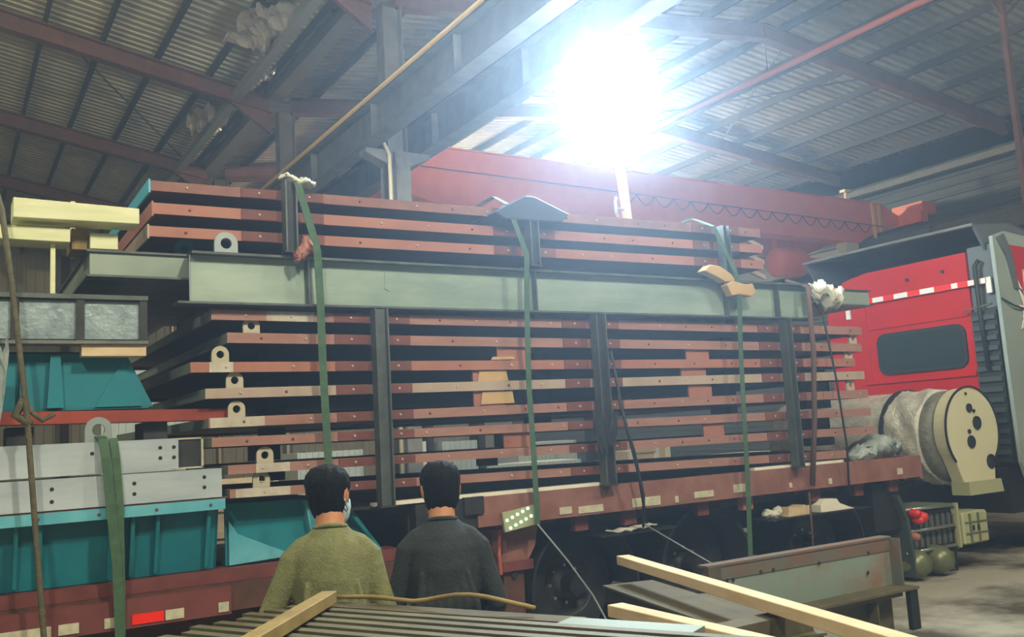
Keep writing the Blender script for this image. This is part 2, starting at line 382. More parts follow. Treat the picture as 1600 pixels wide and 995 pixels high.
MB().lathe([(.001,-.75),(.28,-.72),(.44,-.5),(.46,.2),(.40,.55),(.22,.8),(.001,.82)], (21.9,19.1,6.62), 'x', 28).build('hoist_drum', MATS['crane_red'], t, True)
MB().box(22.6,24.6,19.0,19.2,6.60,6.82).build('hoist_arm', MATS['crane_red'], t)
for x in (21.4,22.3): MB().box(x-.05,x+.05,19.0,19.2,7.0,7.75).build('hoist_hanger', MATS['crane_red'], t)

# ------------------------------------------------------------------ trailer
Y0 = 6.75
T = thing('flatbed_trailer', 'rusty red step-deck trailer carrying the stacked steel', 'trailer', (2,8.2,0))
b = MB().box(3.75,9.53,6.82,9.7,1.32,1.40); b.build('gooseneck_deck', MATS['trailer_rust'], T)
rail = MB().box(3.75,9.55,6.72,6.81,1.17,1.41).build('side_rail', MATS['trailer_red'], T)
MB().box(3.75,9.55,6.80,6.9,1.17,1.20).build('rail_lip', MATS['trailer_rust'], rail)
MB().box(3.75,9.55,9.72,9.81,1.17,1.41).build('side_rail', MATS['trailer_red'], T)
MB().box(9.55,9.60,6.72,9.81,1.15,1.41).build('front_plate', MATS['trailer_red'], T)
for yb in (7.4,9.0): MB().box(3.6,9.4,yb-.09,yb+.09,1.02,1.32).build('gooseneck_beam', MATS['trailer_rust'], T)
for k in range(11):
    x = 4.0+k*.52; MB().box(x-.04,x+.04,6.84,9.7,1.12,1.31).build('cross_member', MATS['trailer_rust'], T)
for x in (4.85,5.4,6.3,6.9,7.9,8.6,9.2): MB().box(x-.07,x+.07,6.82,6.9,1.03,1.17).build('stake_pocket', MATS['trailer_maroon'] if x != 6.9 else MATS['primer_orange'], T)
for x0,x1,z0,z1 in ((4.75,5.02,1.19,1.25),(5.35,5.68,1.19,1.27),(5.86,5.90,1.19,1.25),(6.10,6.35,1.21,1.27),(6.62,6.82,1.22,1.30),(9.15,9.24,1.22,1.29),(4.55,4.68,1.20,1.26),(8.0,8.05,1.20,1.26),(7.4,7.44,1.21,1.26)):
    MB().box(x0,x1,6.712,6.722,z0,z1).build('reflective_tape', MATS['tape_white'], rail)
# lamp cluster on the front of the rail
lp = MB().bar((3.97,6.70,1.19),(4.30,6.70,1.23),0.03,0.16).build('lamp_plate', MATS['battery_cream'], T)
for r in range(2):
    for k in range(5):
        x = 4.00+.052*k+.03*r; z = 1.205+.02*k-.065*r
        MB().lathe([(0.001,-.014),(.013,-.008),(.013,.004)], (x,6.685,z), 'y', 10).build('led', MATS['led_green'], lp)
# lower deck
MB().box(-7.0,3.2,6.82,9.7,0.90,0.98).build('lower_deck', MATS['trailer_rust'], T)
lrail = MB().box(-7.0,1.75,6.72,6.81,0.78,0.965).build('side_rail', MATS['trailer_maroon'], T)
lr2 = MB().box(1.75,3.25,6.78,6.84,0.79,0.965).build('side_rail', MATS['trailer_rust'], T)
MB().box(-7.0,3.25,9.72,9.81,0.78,0.965).build('side_rail', MATS['trailer_maroon'], T)
for yb in (7.4,9.0): MB().box(-7.0,3.3,yb-.1,yb+.1,0.55,0.89).build('main_beam', MATS['trailer_rust'], T)
for k in range(12):
    x = -2.2+k*.47; MB().box(x-.035,x+.035,6.83,9.7,0.72,0.89).build('cross_member', MATS['trailer_rust'], T)
for x0,x1,m in ((0.2,.62,'tape_white'),(.66,.78,'tape_white'),(.93,1.03,'tape_white'),(1.10,1.30,'tape_red'),(1.31,1.43,'tape_white'),(1.66,1.73,'tape_white')):
    MB().box(x0,x1,6.712,6.722,0.80,0.865).build('reflective_tape', MATS[m], lrail)
# step up to the gooseneck
MB().box(3.18,3.76,6.85,9.7,0.98,1.32).build('step_box', MATS['dark_steel'], T)
MB().box(3.20,3.75,6.74,6.84,1.05,1.40).build('step_plate', MATS['dark_steel'], T)
MB().box(2.6,3.75,6.80,6.86,1.395,1.42).build('deck_edge', MATS['dark_steel'], T)
MB().box(3.62,3.80,6.70,6.78,1.28,1.42).build('rail_bracket', MATS['dark_steel'], T)
# landing legs
for yy in (6.90, 9.3):
    lg = MB().prism([(3.98,1.17),(4.45,1.17),(4.40,.95),(4.30,.80),(4.06,.80),(3.98,.95)], 'y', yy, yy+.16).build('landing_leg', MATS['trailer_red'], T)
    MB().box(4.08,4.28,yy+.02,yy+.14,.30,.82).build('inner_leg', MATS['trailer_rust'], lg)
    MB().box(4.00,4.36,yy-.06,yy+.22,0.22,.30).build('foot', MATS['trailer_rust'], lg)
    MB().box(4.0,4.36,yy-.02,yy+.0,.76,.84).build('collar', MATS['trailer_maroon'], lg)
MB().tube([(4.18,6.9,.72),(4.18,9.4,.72)], .03, 8).build('leg_shaft', MATS['dark_steel'], T)
MB().tube([(4.03,6.86,1.15),(4.0,6.84,.9),(4.02,6.86,.75)], 0.014, 6).build('crank_handle', MATS['pipe_pink'], T)

# wheel maker (axis along Y)
def wheel(par, x, y, z, r=.5, w=.26):
    prof = [(r*.56,-w/2),(r*.8,-w/2-.01),(r*.93,-w/2+.01),(r,-w/2+.05),(r,w/2-.05),(r*.93,w/2-.01),(r*.8,w/2+.01),(r*.56,w/2)]
    ty = MB().lathe(prof, (x,y,z), 'y', 40).build('tyre', MATS['black_rubber'], par, True)
    MB().lathe([(r*.57,-w/2+.01),(r*.54,-w/2+.02),(r*.5,-w/2+.08),(r*.28,-w/2+.1),(r*.26,-w/2+.03),(r*.1,-w/2+.02),(0.001,-w/2+.02)], (x,y,z), 'y', 28).build('rim', MATS['dark_steel'], ty, True)
    for k in range(8):
        a = k*math.pi/4; MB().lathe([(0.001,-.02),(.016,-.02),(.016,.02)], (x+r*.34*math.cos(a),y-w/2+.085,z+r*.34*math.sin(a)), 'y', 6).build('wheel_nut', MATS['steel_bright'], ty)
    return ty
for x in (-4.4,-3.2): wheel(T, x, 7.05, .42, .42); wheel(T, x, 9.45, .42, .42)

# ------------------------------------------------------------------ tractor
K = thing('tractor_truck', 'red tractor truck with a grey side fairing coupled to the trailer', 'truck', (10.5,8.2,0))
for y in (7.75,8.75): MB().box(4.4,14.0,y-.04,y+.04,.72,.98).build('chassis_rail', MATS['black'], K)
for x in (5.0,6.48,8.25):
    wheel(K, x, 7.42, .5); wheel(K, x, 9.10, .5)
    MB().tube([(x,7.15,.5),(x,9.3,.5)], .09, 10).build('axle', MATS['black'], K)
    for y0_,y1_ in ((7.0,7.62),(8.9,9.5)):
        mg = MB().ring((x,.5),'y',.60,.575,y0_,y1_, math.radians(-5), math.radians(185), 20).build('mudguard', MATS['black_rubber'], K)
MB().box(7.05,8.65,6.72,6.99,.90,.915).build('mudguard_step', MATS['black'], K)
MB().box(5.0,5.9,6.74,6.99,.955,.97).build('mudguard_step', MATS['black'], K)
MB().box(8.86,9.34,6.86,7.5,.60,1.12).build('tool_box', MATS['black'], K)
MB().prism([(9.18,.98),(9.24,.98),(9.36,.7),(9.42,.05),(9.38,.05),(9.31,.7)], 'y', 6.78, 7.3).build('mud_flap', MATS['rubber_flap'] if 'rubber_flap' in MATS else mat('rubber_flap', srgb(58,70,66), .6), K)
# cab: rear wall, shell
CB = 11.72
def rr(y0,y1,z0,z1,r,n=6):
    P = []
    for cy,cz,a in ((y1-r,z1-r,0),(y0+r,z1-r,90),(y0+r,z0+r,180),(y1-r,z0+r,270)):
        for k in range(n+1):
            t = math.radians(a+90*k/n); P.append((cy+r*math.cos(t), cz+r*math.sin(t)))
    return P
back = [(7.2,1.15),(9.55,1.15),(9.55,3.45),(9.45,3.75),(9.2,3.93),(8.8,4.0),(7.2,4.0)]
cabw = MB().prism(back, 'x', CB, CB+.06).build('cab_rear_wall', MATS['cab_red'], K)
MB().prism([(7.05,1.15),(9.6,1.15),(9.6,3.4),(9.45,3.8),(9.1,3.98),(7.4,3.98),(7.05,3.7)], 'x', CB+.07, CB+2.2).build('cab_shell', MATS['cab_red'], K)
wf = MB().prism(rr(7.31,8.70,2.46,3.06,.14), 'x', CB-.03, CB-.002).build('window_seal', MATS['black'], cabw)
MB().prism(rr(7.36,8.65,2.51,3.01,.11), 'x', CB-.034, CB-.029).build('rear_window', MATS['glass_dark'], cabw)
MB().box(CB-.03,CB-.001,7.22,8.95,2.34,2.39).build('moulding', MATS['cab_red'], cabw)
MB().box(CB-.02,CB-.001,8.85,8.95,2.4,3.6).build('pressed_rib', MATS['cab_red'], cabw)
MB().box(CB-.02,CB-.001,7.25,8.8,3.14,3.18).build('moulding', MATS['cab_red'], cabw)
for y,z in ((7.55,3.8),(8.1,3.78)): MB().lathe([(0.001,-.03),(.025,-.03),(.025,.0)], (CB,y,z), 'x', 8).build('bolt', MATS['black'], cabw)
mb = MB().box(CB-.045,CB-.02,6.92,9.1,3.53,3.61).build('marker_strip', MATS['red_plastic'], cabw)
for y0_,y1_ in ((6.92,7.18),(7.33,7.42),(7.68,7.9),(8.1,8.32),(8.5,8.68),(8.8,9.1)): MB().box(CB-.050,CB-.044,y0_,y1_,3.535,3.605).build('reflective_tape', MATS['white_mark'], mb)
MB().box(CB-.05,CB-.02,6.86,6.93,3.40,3.61).build('strip_end', MATS['white_mark'], mb)
MB().box(CB-.05,CB-.02,9.1,9.17,3.35,3.57).build('strip_end', MATS['white_mark'], mb)
# roof air deflector, hollow at the back
df = MB().prism([(CB-.22,4.30),(CB-.22,4.33),(CB+.6,4.42),(CB+1.9,4.12),(CB+1.9,4.08),(CB+.6,4.38)], 'y', 6.9, 9.72).build('roof_deflector', mat('deflector_dark', srgb(56,60,62), .5), K)
MB().prism([(CB-.22,4.30),(CB+.6,4.38),(CB+1.9,4.08),(CB+1.9,3.98),(CB+.0,3.98)], 'y', 6.9, 6.94).build('deflector_side', MATS['panel_grey'], df)
MB().prism([(CB-.22,4.30),(CB+.6,4.38),(CB+1.9,4.08),(CB+1.9,3.98),(CB+.0,3.98)], 'y', 9.68, 9.72).build('deflector_side', MATS['panel_grey'], df)
MB().box(CB+.9,CB+.94,6.95,9.67,3.98,4.28).build('deflector_baffle', MATS['black'], df)
MB().tube([(CB-.24,6.9,4.30),(CB-.24,8.3,4.31),(CB-.24,9.72,4.30)], .022, 8).build('deflector_trim', MATS['galv_beam'], df)
# near corner: grey panel, ribbed intake, hose
MB().box(CB+.02,CB+.06,6.84,7.18,1.2,4.05).build('corner_panel', MATS['panel_grey'], K)
ig = MB().box(CB-.05,CB+.0,6.84,7.18,1.2,3.18).build('air_intake', MATS['ribs_dark'], K)
for k in range(14): MB().box(CB-.085,CB-.045,6.85,7.17,1.3+k*.135,1.36+k*.135).build('louvre', mat('louvre_dark', srgb(58,66,66), .5), ig)
MB().tube([(CB-.06,6.98,3.85),(CB-.09,7.03,3.78),(CB-.09,7.03,3.15),(CB-.11,6.99,2.4)], .03, 8).build('hose', MATS['black'], K, True)
MB().tube([(CB-.1,7.25,3.2),(CB-.1,6.85,3.25)], .014, 6).build('grab_rail', MATS['steel_bright'], K)
# side fairing with flame graphic
fa = MB().prism([(CB-.13,4.12),(CB+.15,4.2),(CB+1.4,4.1),(CB+1.4,.95),(CB+.02,.95),(CB-.08,1.2),(CB-.11,2.4)], 'y', 6.72, 6.77).build('side_fairing', MATS['fairing_grey'], K)
MB().prism([(CB+.20,4.02),(CB+1.4,3.98),(CB+1.4,2.9),(CB+.42,2.95),(CB+.34,3.38)], 'y', 6.712, 6.722).build('red_graphic', MATS['cab_red'], fa)
MB().prism([(CB-.06,4.10),(CB+.10,4.16),(CB+.24,3.92),(CB+.31,3.42),(CB+.22,3.44),(CB+.12,3.85)], 'y', 6.695, 6.712).build('dark_edge', MATS['panel_grey'], fa)
for dx,dz,lx,lz in ((.72,3.20,-.16,.42),(.80,3.22,-.04,.48),(.90,3.2,-.30,.26),(.84,3.12,-.30,.10),(1.0,3.15,.05,.5),(.95,3.05,-.36,.0),(1.05,3.0,.1,.35)):
    x = CB+dx-.30; w = .035; L = math.hypot(lx,lz); nx,nz = -lz/L*w, lx/L*w
    MB().prism([(x-nx,dz-nz),(x+lx*.5-nx*1.3,dz+lz*.5-nz*1.3),(x+lx,dz+lz),(x+lx*.5+nx,dz+lz*.5+nz),(x+nx,dz+nz)], 'y', 6.700, 6.711).build('flame_mark', MATS['white_mark'], fa)
MB().prism([(CB+.36,3.18),(CB+.32,3.02),(CB+.25,2.9),(CB+.36,2.93),(CB+.42,3.05),(CB+.46,3.2)], 'y', 6.700, 6.711).build('flame_mark', MATS['white_mark'], fa)
MB().prism([(CB+.46,3.05),(CB+.40,2.75),(CB+.41,2.5),(CB+.32,2.25),(CB+.46,2.36),(CB+.54,2.65),(CB+.62,3.05)], 'y', 6.700, 6.711).build('flame_mark', MATS['white_mark'], fa)
MB().tube([(CB-.10,6.72,3.30),(CB+.12,6.68,3.20),(CB+.4,6.69,3.16)], .012, 6).build('cable', MATS['black'], fa)
# gas cylinder across the frame behind the cab
gc = thing('gas_cylinder', 'big silver film-wrapped gas cylinder with cream end cap behind the cab', 'tank', (10.95,8.1,.6))
GX, GZ, GR = 10.93, 1.58, .60
def wrinkled(y0, y1, r, m, name, seed, amp=.02, ny=26, n=64, a0=0, a1=2*math.pi):
    rnd = random.Random(seed); vs = []; fs = []
    for j in range(ny+1):
        y = y0+(y1-y0)*j/ny
        for k in range(n):
            a = a0+(a1-a0)*k/n
            w = amp*(math.sin(7*a+9*y+2*math.sin(5*y))*.5+math.sin(23*a-6*y)*.25+rnd.uniform(-.5,.5)*.6)
            vs.append((GX+(r+w)*math.cos(a), y, GZ+(r+w)*math.sin(a)))
    for j in range(ny):
        for k in range(n): fs.append((j*n+k, j*n+(k+1)%n, (j+1)*n+(k+1)%n, (j+1)*n+k))
    fs += [tuple(range(n))[::-1], tuple(range(ny*n,(ny+1)*n))]
    return MB().add(vs, fs).build(name, m, gc, True)
wrinkled(7.75, 9.7, GR-.02, MATS['film_silver'], 'film_wrap', 1)
wrinkled(7.25, 7.78, GR+.0, MATS['film_silver'], 'film_collar', 2, .03, 14)
MB().lathe([(.001,7.10),(.5,7.10),(.57,7.16),(.57,7.26)], (GX,0,GZ), 'y', 40).build('tank_shell', MATS['tarp_shadow'], gc, True)
MB().ring((GX,GZ),'y',GR+.025,GR-.01,7.73,7.79,n=48).build('retaining_band', MATS['black_rubber'], gc)
cap = MB().prism([(GX+.05+.55*math.cos(math.radians(a)), GZ+.06+.53*math.sin(math.radians(a))) for a in range(-42,224,9)]+[(GX-.22,.98),(GX+.42,.98)], 'y', 6.92, 7.09).build('end_cap', MATS['tank_cream'], gc, bevel=.008)
MB().prism([(GX-.24,.86),(GX+.48,.86),(GX+.44,1.02),(GX-.24,1.02)], 'y', 6.86, 7.1).build('cap_foot', MATS['battery_cream'], gc)
for x,z,r in ((GX+.02,1.92,.05),(GX+.15,1.73,.075),(GX-.01,1.50,.07),(GX+.36,1.24,.08),(GX+.11,1.88,.02),(GX-.02,2.10,.015),(GX-.03,1.63,.025)):
    h = MB().lathe([(.001,0),(r,0),(r,-.012),(r*1.12,-.012),(r*1.12,.004)], (x,6.915,z), 'y', 20).build('gauge_port', MATS['black'], cap)
MB().ring((GX+.05,GZ+.06),'y',.558,.54,6.908,6.93,math.radians(-42),math.radians(222),40).build('cap_rim', MATS['black'], cap)
for yb in (7.5,9.0): MB().box(10.45,11.4,yb-.06,yb+.06,.98,1.06).build('saddle', MATS['black'], gc)
# battery box, rack, air tanks
bt = MB().box(10.42,10.92,6.82,7.35,.30,.68).build('battery_box', MATS['battery_cream'], K, bevel=.02)
for x in (10.55,10.72): MB().box(x-.02,x+.02,6.812,6.83,.32,.66).build('box_strap', MATS['tank_olive'], bt)
for z in (.42,.55): MB().box(10.45,10.9,6.808,6.822,z,z+.015).build('box_groove', MATS['tank_olive'], bt)
for x in (10.60,10.70): MB().box(x-.012,x+.012,6.80,6.815,.46,.52).build('box_latch', MATS['black'], bt)
rk = MB().box(9.45,10.40,6.95,7.5,.30,.74).build('equipment_case', MATS['ribs_dark'], K)
for i in range(8):
    for j in range(2): MB().box(9.52+i*.11,9.57+i*.11,6.93,6.955,.34+j*.2,.50+j*.2).build('case_rib', MATS['panel_grey'], rk)
for z in (.80,.55,.32): MB().tube([(9.35,6.86,z),(10.30,6.86,z-.02 if z>.7 else z),(10.40,6.9,z-.05),(10.40,7.4,z-.05)], .018, 8).build('rack_rail', MATS['steel_bright'], K, True)
for x in (9.4,10.38): MB().box(x-.02,x+.02,6.85,6.9,.28,.80).build('rack_post', MATS['battery_cream'], K)
MB().box(9.40,10.35,6.9,7.4,.78,.80).build('rack_lid', MATS['plate_green'], K)
for x,z,r in ((9.50,.76,.05),(9.62,.71,.06),(9.55,.68,.05),(9.45,.5,.05)):
    MB().lathe([(.001,-.09),(r*.7,-.08),(r,-.03),(r,.03),(r*.6,.06),(.001,.06)], (x,6.82,z), 'y', 12).build('air_coupling', MATS['red_plastic'] if z>.6 else MATS['primer_orange'], K, True)
for x in (9.52,9.95):
    MB().lathe([(.001,-.30),(.10,-.27),(.15,-.2),(.165,-.1),(.165,.3),(.1,.4),(.001,.42)], (x,7.0,.19), 'y', 24).build('air_tank', MATS['tank_olive'], K, True)
    MB().ring((x,.19),'y',.182,.166,6.95,7.0,n=24).build('tank_band', MATS['black_rubber'], K)
MB().tube([(10.25,6.85,.28),(10.25,6.85,.04),(9.98,6.85,.04)], .014, 6).build('step_bracket', MATS['black'], K)
wheel(K, 13.2, 7.05, .5); wheel(K, 13.2, 9.4, .5)
MB().box(11.7,13.9,6.95,9.4,.55,1.14).build('cab_underbody', MATS['black'], K)

# ------------------------------------------------------------------ load: lower stack of girders on their sides
bolt_mb = MB().lathe([(.001,-.010),(.009,-.008),(.011,0)], (0,0,0), 'y', 8)
def shared(mb, name, m):
    me = bpy.data.meshes.new(name); me.from_pydata([tuple(v) for v in mb.v], [], mb.f); me.update()
    bm = bmesh.new(); bm.from_mesh(me); bmesh.ops.recalc_face_normals(bm, faces=bm.faces); bm.to_mesh(me); bm.free()
    me.materials.append(MATS[m]); return me
BOLT = shared(bolt_mb, 'bolt', 'patch_white'); BOLT_D = shared(bolt_mb, 'bolt', 'primer_dark')
def lug_mb(x, z, y0=6.79, y1=6.815, r=.062, hole=.028):
    cz = z+r*.95; n = 24; out = []; inn = []
    for i in range(n):
        a = math.radians(-90+360*i/n); c,sn = math.cos(a), math.sin(a)
        if sn < 0:                                            # below the eye the lug runs straight down to its foot
            k = max(abs(c),1e-6); u = c/k*r if abs(c) > .707 else c/.707*r; v = (z-cz) if abs(c) <= .707 else sn/.707*(cz-z)
            out.append((x+u, cz+v))
        else: out.append((x+r*c, cz+r*sn))
        inn.append((x+hole*c, cz+hole*sn))
    vs = []; fs = []; m = 2*n
    for y in (y0,y1): vs += [(u,y,v) for u,v in out]+[(u,y,v) for u,v in inn]
    for i in range(n):
        j = (i+1)%n
        fs += [(i,j,n+j,n+i),(m+i,m+n+i,m+n+j,m+j),(i,m+i,m+j,j),(n+i,n+j,m+n+j,m+n+i)]
    return MB().add(vs, fs)
POSTS = (2.92, 5.06, 7.52)
def girder_flat(label, xl, xr, zl, zr, hl, hr, m, yf, lugs=(), patches=(), gap=.13, gussets=(), spacers=(), pale_bolts=True, seed=0, plates=True, group='girders of the lower stack', yn=Y0, posts=POSTS):
    t = thing('plate_girder', label, 'girder', ((xl+xr)/2,(yn+yf)/2,min(zl-hl,zr-hr)), group)
    Z = lambda x: zl+(zr-zl)*(x-xl)/(xr-xl)
    Hh = lambda x: hl+(hr-hl)*(x-xl)/(xr-xl)
    fl = MB().skew(xl,xr,yn,yn+.014,zl-hl,zl,zr-hr,zr).build('near_flange', m, t)
    MB().skew(xl,xr,yf-.014,yf,zl-hl,zl,zr-hr,zr).build('far_flange', m, t)
    MB().skew(xl+.02,xr-.02,yn+.014,yf-.014,zl-hl*.55,zl-hl*.45,zr-hr*.55,zr-hr*.45).build('web', MATS['primer_dark'], t)
    MB().box(xl,xl+.014,yn+.014,yf-.014,zl-hl,zl).build('end_plate', MATS['box_grey'], t)
    MB().box(xr-.014,xr,yn+.014,yf-.014,zr-hr,zr).build('end_plate', m, t)
    rnd = random.Random(seed)
    if plates:
        for px in posts:
            for s,(a,c) in ((-1,(.07,.34)),(1,(.07,.30))):
                x0,x1 = sorted((px+s*a, px+s*c))
                if x0 < xl or x1 > xr: continue
                MB().skew(x0,x1,yn-.008,yn,Z(x0)-Hh(x0)+.002,Z(x0)-.002,Z(x1)-Hh(x1)+.002,Z(x1)-.002).build('clamp_plate', MATS['primer_dark'], t)
                xm = (x0+x1)/2; put('bolt', BOLT, t, (xm,yn-.008,Z(xm)-Hh(xm)/2))
    x = xl+.25
    while x < xr-.1:
        if not any(abs(x-p) < .38 for p in posts): put('bolt', BOLT if rnd.random() < .45 else BOLT_D, t, (x,yn,Z(x)-Hh(x)*.5))
        x += rnd.choice((.34,.42,.5))
    for x0,x1 in patches: MB().skew(x0,x1,yn-.003,yn,Z(x0)-Hh(x0),Z(x0),Z(x1)-Hh(x1),Z(x1)).build('primer_patch', MATS['patch_white'], t)
    for lx in lugs: lug_mb(lx, Z(lx)).build('lifting_lug', MATS['lug_cream'], t)
    for x0,x1 in gussets: MB().box(x0,x1,yn+.03,yn+.05,Z((x0+x1)/2)-Hh(x0)-gap,Z((x0+x1)/2)-Hh(x0)*.6).build('gusset_plate', MATS['primer_orange'], t)
    for x0,x1,yy in spacers: MB().box(x0,x1,yy,yy+.25,Z((x0+x1)/2)-Hh(x0)-gap+.002,Z((x0+x1)/2)-Hh(x0)).build('spacer_block', MATS['dark_steel'], t)
    return t
sp = ((2.2,2.35,7.3),(4.7,4.85,7.2),(7.1,7.25,7.2))
PR = MATS['primer']; PO = MATS['primer_orange']; PP = MATS['primer_pale']
girder_flat('red girder at the top of the lower stack, directly under the grey beam', 1.65, 8.83, 2.92, 2.89, .072, .09, PR, 10.9, patches=((2.05,2.42),), gap=.09, spacers=sp, seed=1)
girder_flat('second red girder from the top of the lower stack, starting farthest right with a lug', 1.76, 8.80, 2.755, 2.70, .075, .09, PR, 10.6, lugs=(1.95,8.72), gap=.13, gussets=((4.05,4.36),(6.2,6.5)), spacers=sp, seed=2)
girder_flat('orange-red third girder of the lower stack, its left end sticking out farthest', 1.50, 8.66, 2.54, 2.535, .073, .09, PO, 10.5, lugs=(1.72,8.62), patches=((1.63,1.8),), gap=.11, gussets=((3.8,4.1),(6.12,6.44)), spacers=sp+((8.05,8.45,7.0),), seed=3)
girder_flat('pale pinkish fourth girder amid the red ones of the lower stack', 1.60, 8.80, 2.35, 2.39, .072, .09, PP, 10.9, lugs=(1.82,), gap=.13, gussets=((3.8,4.1),(6.2,6.5)), spacers=sp+((8.05,8.5,7.0),), seed=4)
girder_flat('fifth girder of the lower stack with a white patched left end', 1.62, 8.83, 2.14, 2.185, .07, .09, PR, 10.8, lugs=(1.83,8.6), patches=((1.63,2.02),), gap=.09, spacers=sp+((8.1,8.5,7.0),), seed=5)
girder_flat('sixth girder of the lower stack, third from the trailer deck', 1.64, 8.85, 2.0, 1.98, .066, .085, PR, 8.6, gap=.125, gussets=((4.07,4.34),(6.35,6.62)), spacers=((2.2,2.4,7.6),(4.6,4.75,7.6),(8.1,8.45,7.0)), seed=6)
girder_flat('seventh girder of the lower stack, one above the bottom one', 1.75, 8.90, 1.80, 1.775, .065, .085, PR, 8.1, lugs=(2.03,), patches=((1.95,2.2),), gap=.10, spacers=((2.35,2.5,7.8),(4.5,4.6,7.8),(8.2,8.5,7.0)), seed=7)
girder_flat('bottom girder of the lower stack, just above the trailer deck', 1.76, 8.37, 1.63, 1.54, .062, .085, PR, 8.0, lugs=(2.0,), patches=((1.80,2.2),(3.33,3.5)), gap=.04, seed=8)

# stacked thin sheets between the layers (left-over bars visible as lines)
for i in range(5):
    z = 2.045+.008*i
    tag(MB().skew(2.6+.25*i,7.3-.2*i,7.0+.1*i,7.06+.1*i,z,z+.006,z+.03,z+.036).build('flat_bar', MATS['beam_edge']), 'thin loose steel flat bar lying between the fifth and sixth girders', 'bar', 'loose flat bars in the lower stack')
for x0,x1,lab in ((2.86,5.05,'long white plank under the bottom girder, left part'),(6.95,8.3,'short white plank on the deck under the right end of the bottom girder')):
    tag(MB().box(x0,x1,6.74,6.84,1.412,1.44).build('timber_plank', MATS['timber_white']), lab, 'plank')
for x0,x1,z0,z1,y,lab in ((3.84,4.14,2.362,2.455,6.768,'upper tan cardboard piece above the pale girder'),(3.86,4.19,2.17,2.277,6.768,'lower tan cardboard piece below the pale girder'),(3.98,4.22,2.545,2.575,6.77,'small cardboard scrap on the third girder')):
    tag(MB().prism([(x0,z0),(x1,z0+.005),(x1-.015,z1),(x0+.02,z1-.004)], 'y', y, y+.008).build('cardboard_sheet', MATS['cardboard']), lab, 'cardboard')

# posts
def h_post(x, z0, z1, y, label, w=.10, d=.10, m='dark_steel', group='stake posts on the load'):
    t = thing('stake_post', label, 'post', (x,y,z0), group)
    MB().box(x-w/2,x+w/2,y-.006,y+.006,z0,z1).build('web', MATS[m], t)
    for s in (-1,1): MB().box(x+s*w/2-.006,x+s*w/2+.006,y-d/2,y+d/2,z0,z1).build('flange', MATS['beam_edge'], t)
    MB().box(x-w/2-.02,x+w/2+.02,y-d/2,y+d/2,z0-.012,z0).build('foot_plate', MATS['dark_steel'], t)
    return t
h_post(2.92,1.42,2.94,6.66,'dark steel post bolted against the lower stack behind the men',m='beam_edge')
h_post(5.06,1.42,2.94,6.66,'dark steel post at the middle of the lower stack')
h_post(7.50,1.42,2.94,6.66,'dark steel post near the right end of the lower stack',.08)
h_post(2.22,3.36,3.90,6.66,'short dark post holding the left of the top stack',.08)
h_post(4.40,3.36,3.90,6.66,'short dark post holding the middle of the top stack',.08)
h_post(6.72,3.36,3.88,6.66,'short dark post holding the right of the top stack',.08)

# ------------------------------------------------------------------ big grey beam and the box beam behind it
t = thing('steel_h_beam', 'big grey steel beam lying across the lower stack, stiffened web facing out', 'beam', (4.77,6.75,2.95))
MB().box(1.50,8.03,6.735,6.75,2.965,3.315).build('web', MATS['beam_grey'], t)
MB().box(1.50,8.03,6.66,6.84,3.312,3.33).build('top_flange', MATS['beam_edge'], t)
MB().box(1.40,8.03,6.66,6.84,2.95,2.966).build('bottom_flange', MATS['beam_edge'], t)
for x in (2.36,4.42,6.72,7.45): MB().box(x-.006,x+.006,6.665,6.735,2.966,3.312).build('stiffener', MATS['beam_edge'], t)
for z0,z1 in ((3.0,3.30),): MB().tube([(1.50,6.733,2.966),(1.50,6.733,3.31)], .007, 6).build('weld_bead', MATS['lug_grey'], t)
MB().tube([(3.02,6.733,3.29),(3.01,6.733,3.12),(3.05,6.733,3.10)], .005, 5).build('weld_bead', MATS['lug_grey'], t)
lug_mb(1.76,3.33,6.73,6.77,.085,.04).build('lifting_lug', MATS['lug_grey'], t)
t = thing('box_beam', 'long grey box beam behind the big beam, its ends projecting past it', 'beam', (5,8,3.15))
MB().box(.86,9.18,6.87,6.885,3.165,3.325).build('near_side', MATS['box_grey'], t)
MB().box(.86,9.18,9.4,9.415,3.165,3.325).build('far_side', MATS['box_grey'], t)
MB().box(.84,9.20,6.85,9.43,3.325,3.34).build('top_plate', MATS['beam_edge'], t)
MB().box(.84,9.20,6.85,9.43,3.15,3.165).build('bottom_plate', MATS['beam_edge'], t)
MB().box(.86,.875,6.885,9.4,3.165,3.325).build('end_plate', MATS['box_grey'], t)
MB().box(9.165,9.18,6.885,9.4,3.165,3.325).build('end_plate', MATS['box_grey'], t)
lug_mb(1.52,3.34,6.98,7.01,.07,.03).build('lifting_lug', MATS['teal'], t)
for x in (2.0,4.5,7.0): MB().box(x-.06,x+.06,6.95,9.3,2.925,3.148).build('timber_bearer', MATS['timber_old'], t)

# ------------------------------------------------------------------ top stack
UP = (2.22,4.40,6.72)
def top_girder(label, xl, xr, zl, zr, hl, hr, m, endm, yf, seed):
    t = girder_flat(label, xl, xr, zl, zr, hl, hr, m, yf, gap=.09, seed=seed, group='girders of the top stack', posts=UP, spacers=((1.9,2.0,7.2),(4.6,4.7,7.2),(6.9,7.0,7.2)))
    MB().skew(xl-.012,xl,Y0,yf,zl-hl*1.2,zl+.012,zl-hl*1.2,zl+.012).build('coloured_end_plate', endm, t)
    # forked right end
    for k in range(3): MB().bar((xr,7.0+.5*k,zr-.04),(xr+.55,7.25+.5*k,zr-.07),.03,.05).build('fork_bar', MATS['primer_pale'], t)
    return t
top_girder('lowest red girder of the top stack, resting on the grey box beam', 1.23, 7.35, 3.51, 3.575, .075, .09, PO, MATS['primer_pale'], 9.0, 11)
top_girder('middle red girder of the top stack with an orange end plate', 1.26, 7.35, 3.68, 3.745, .08, .09, PO, PO, 9.2, 12)
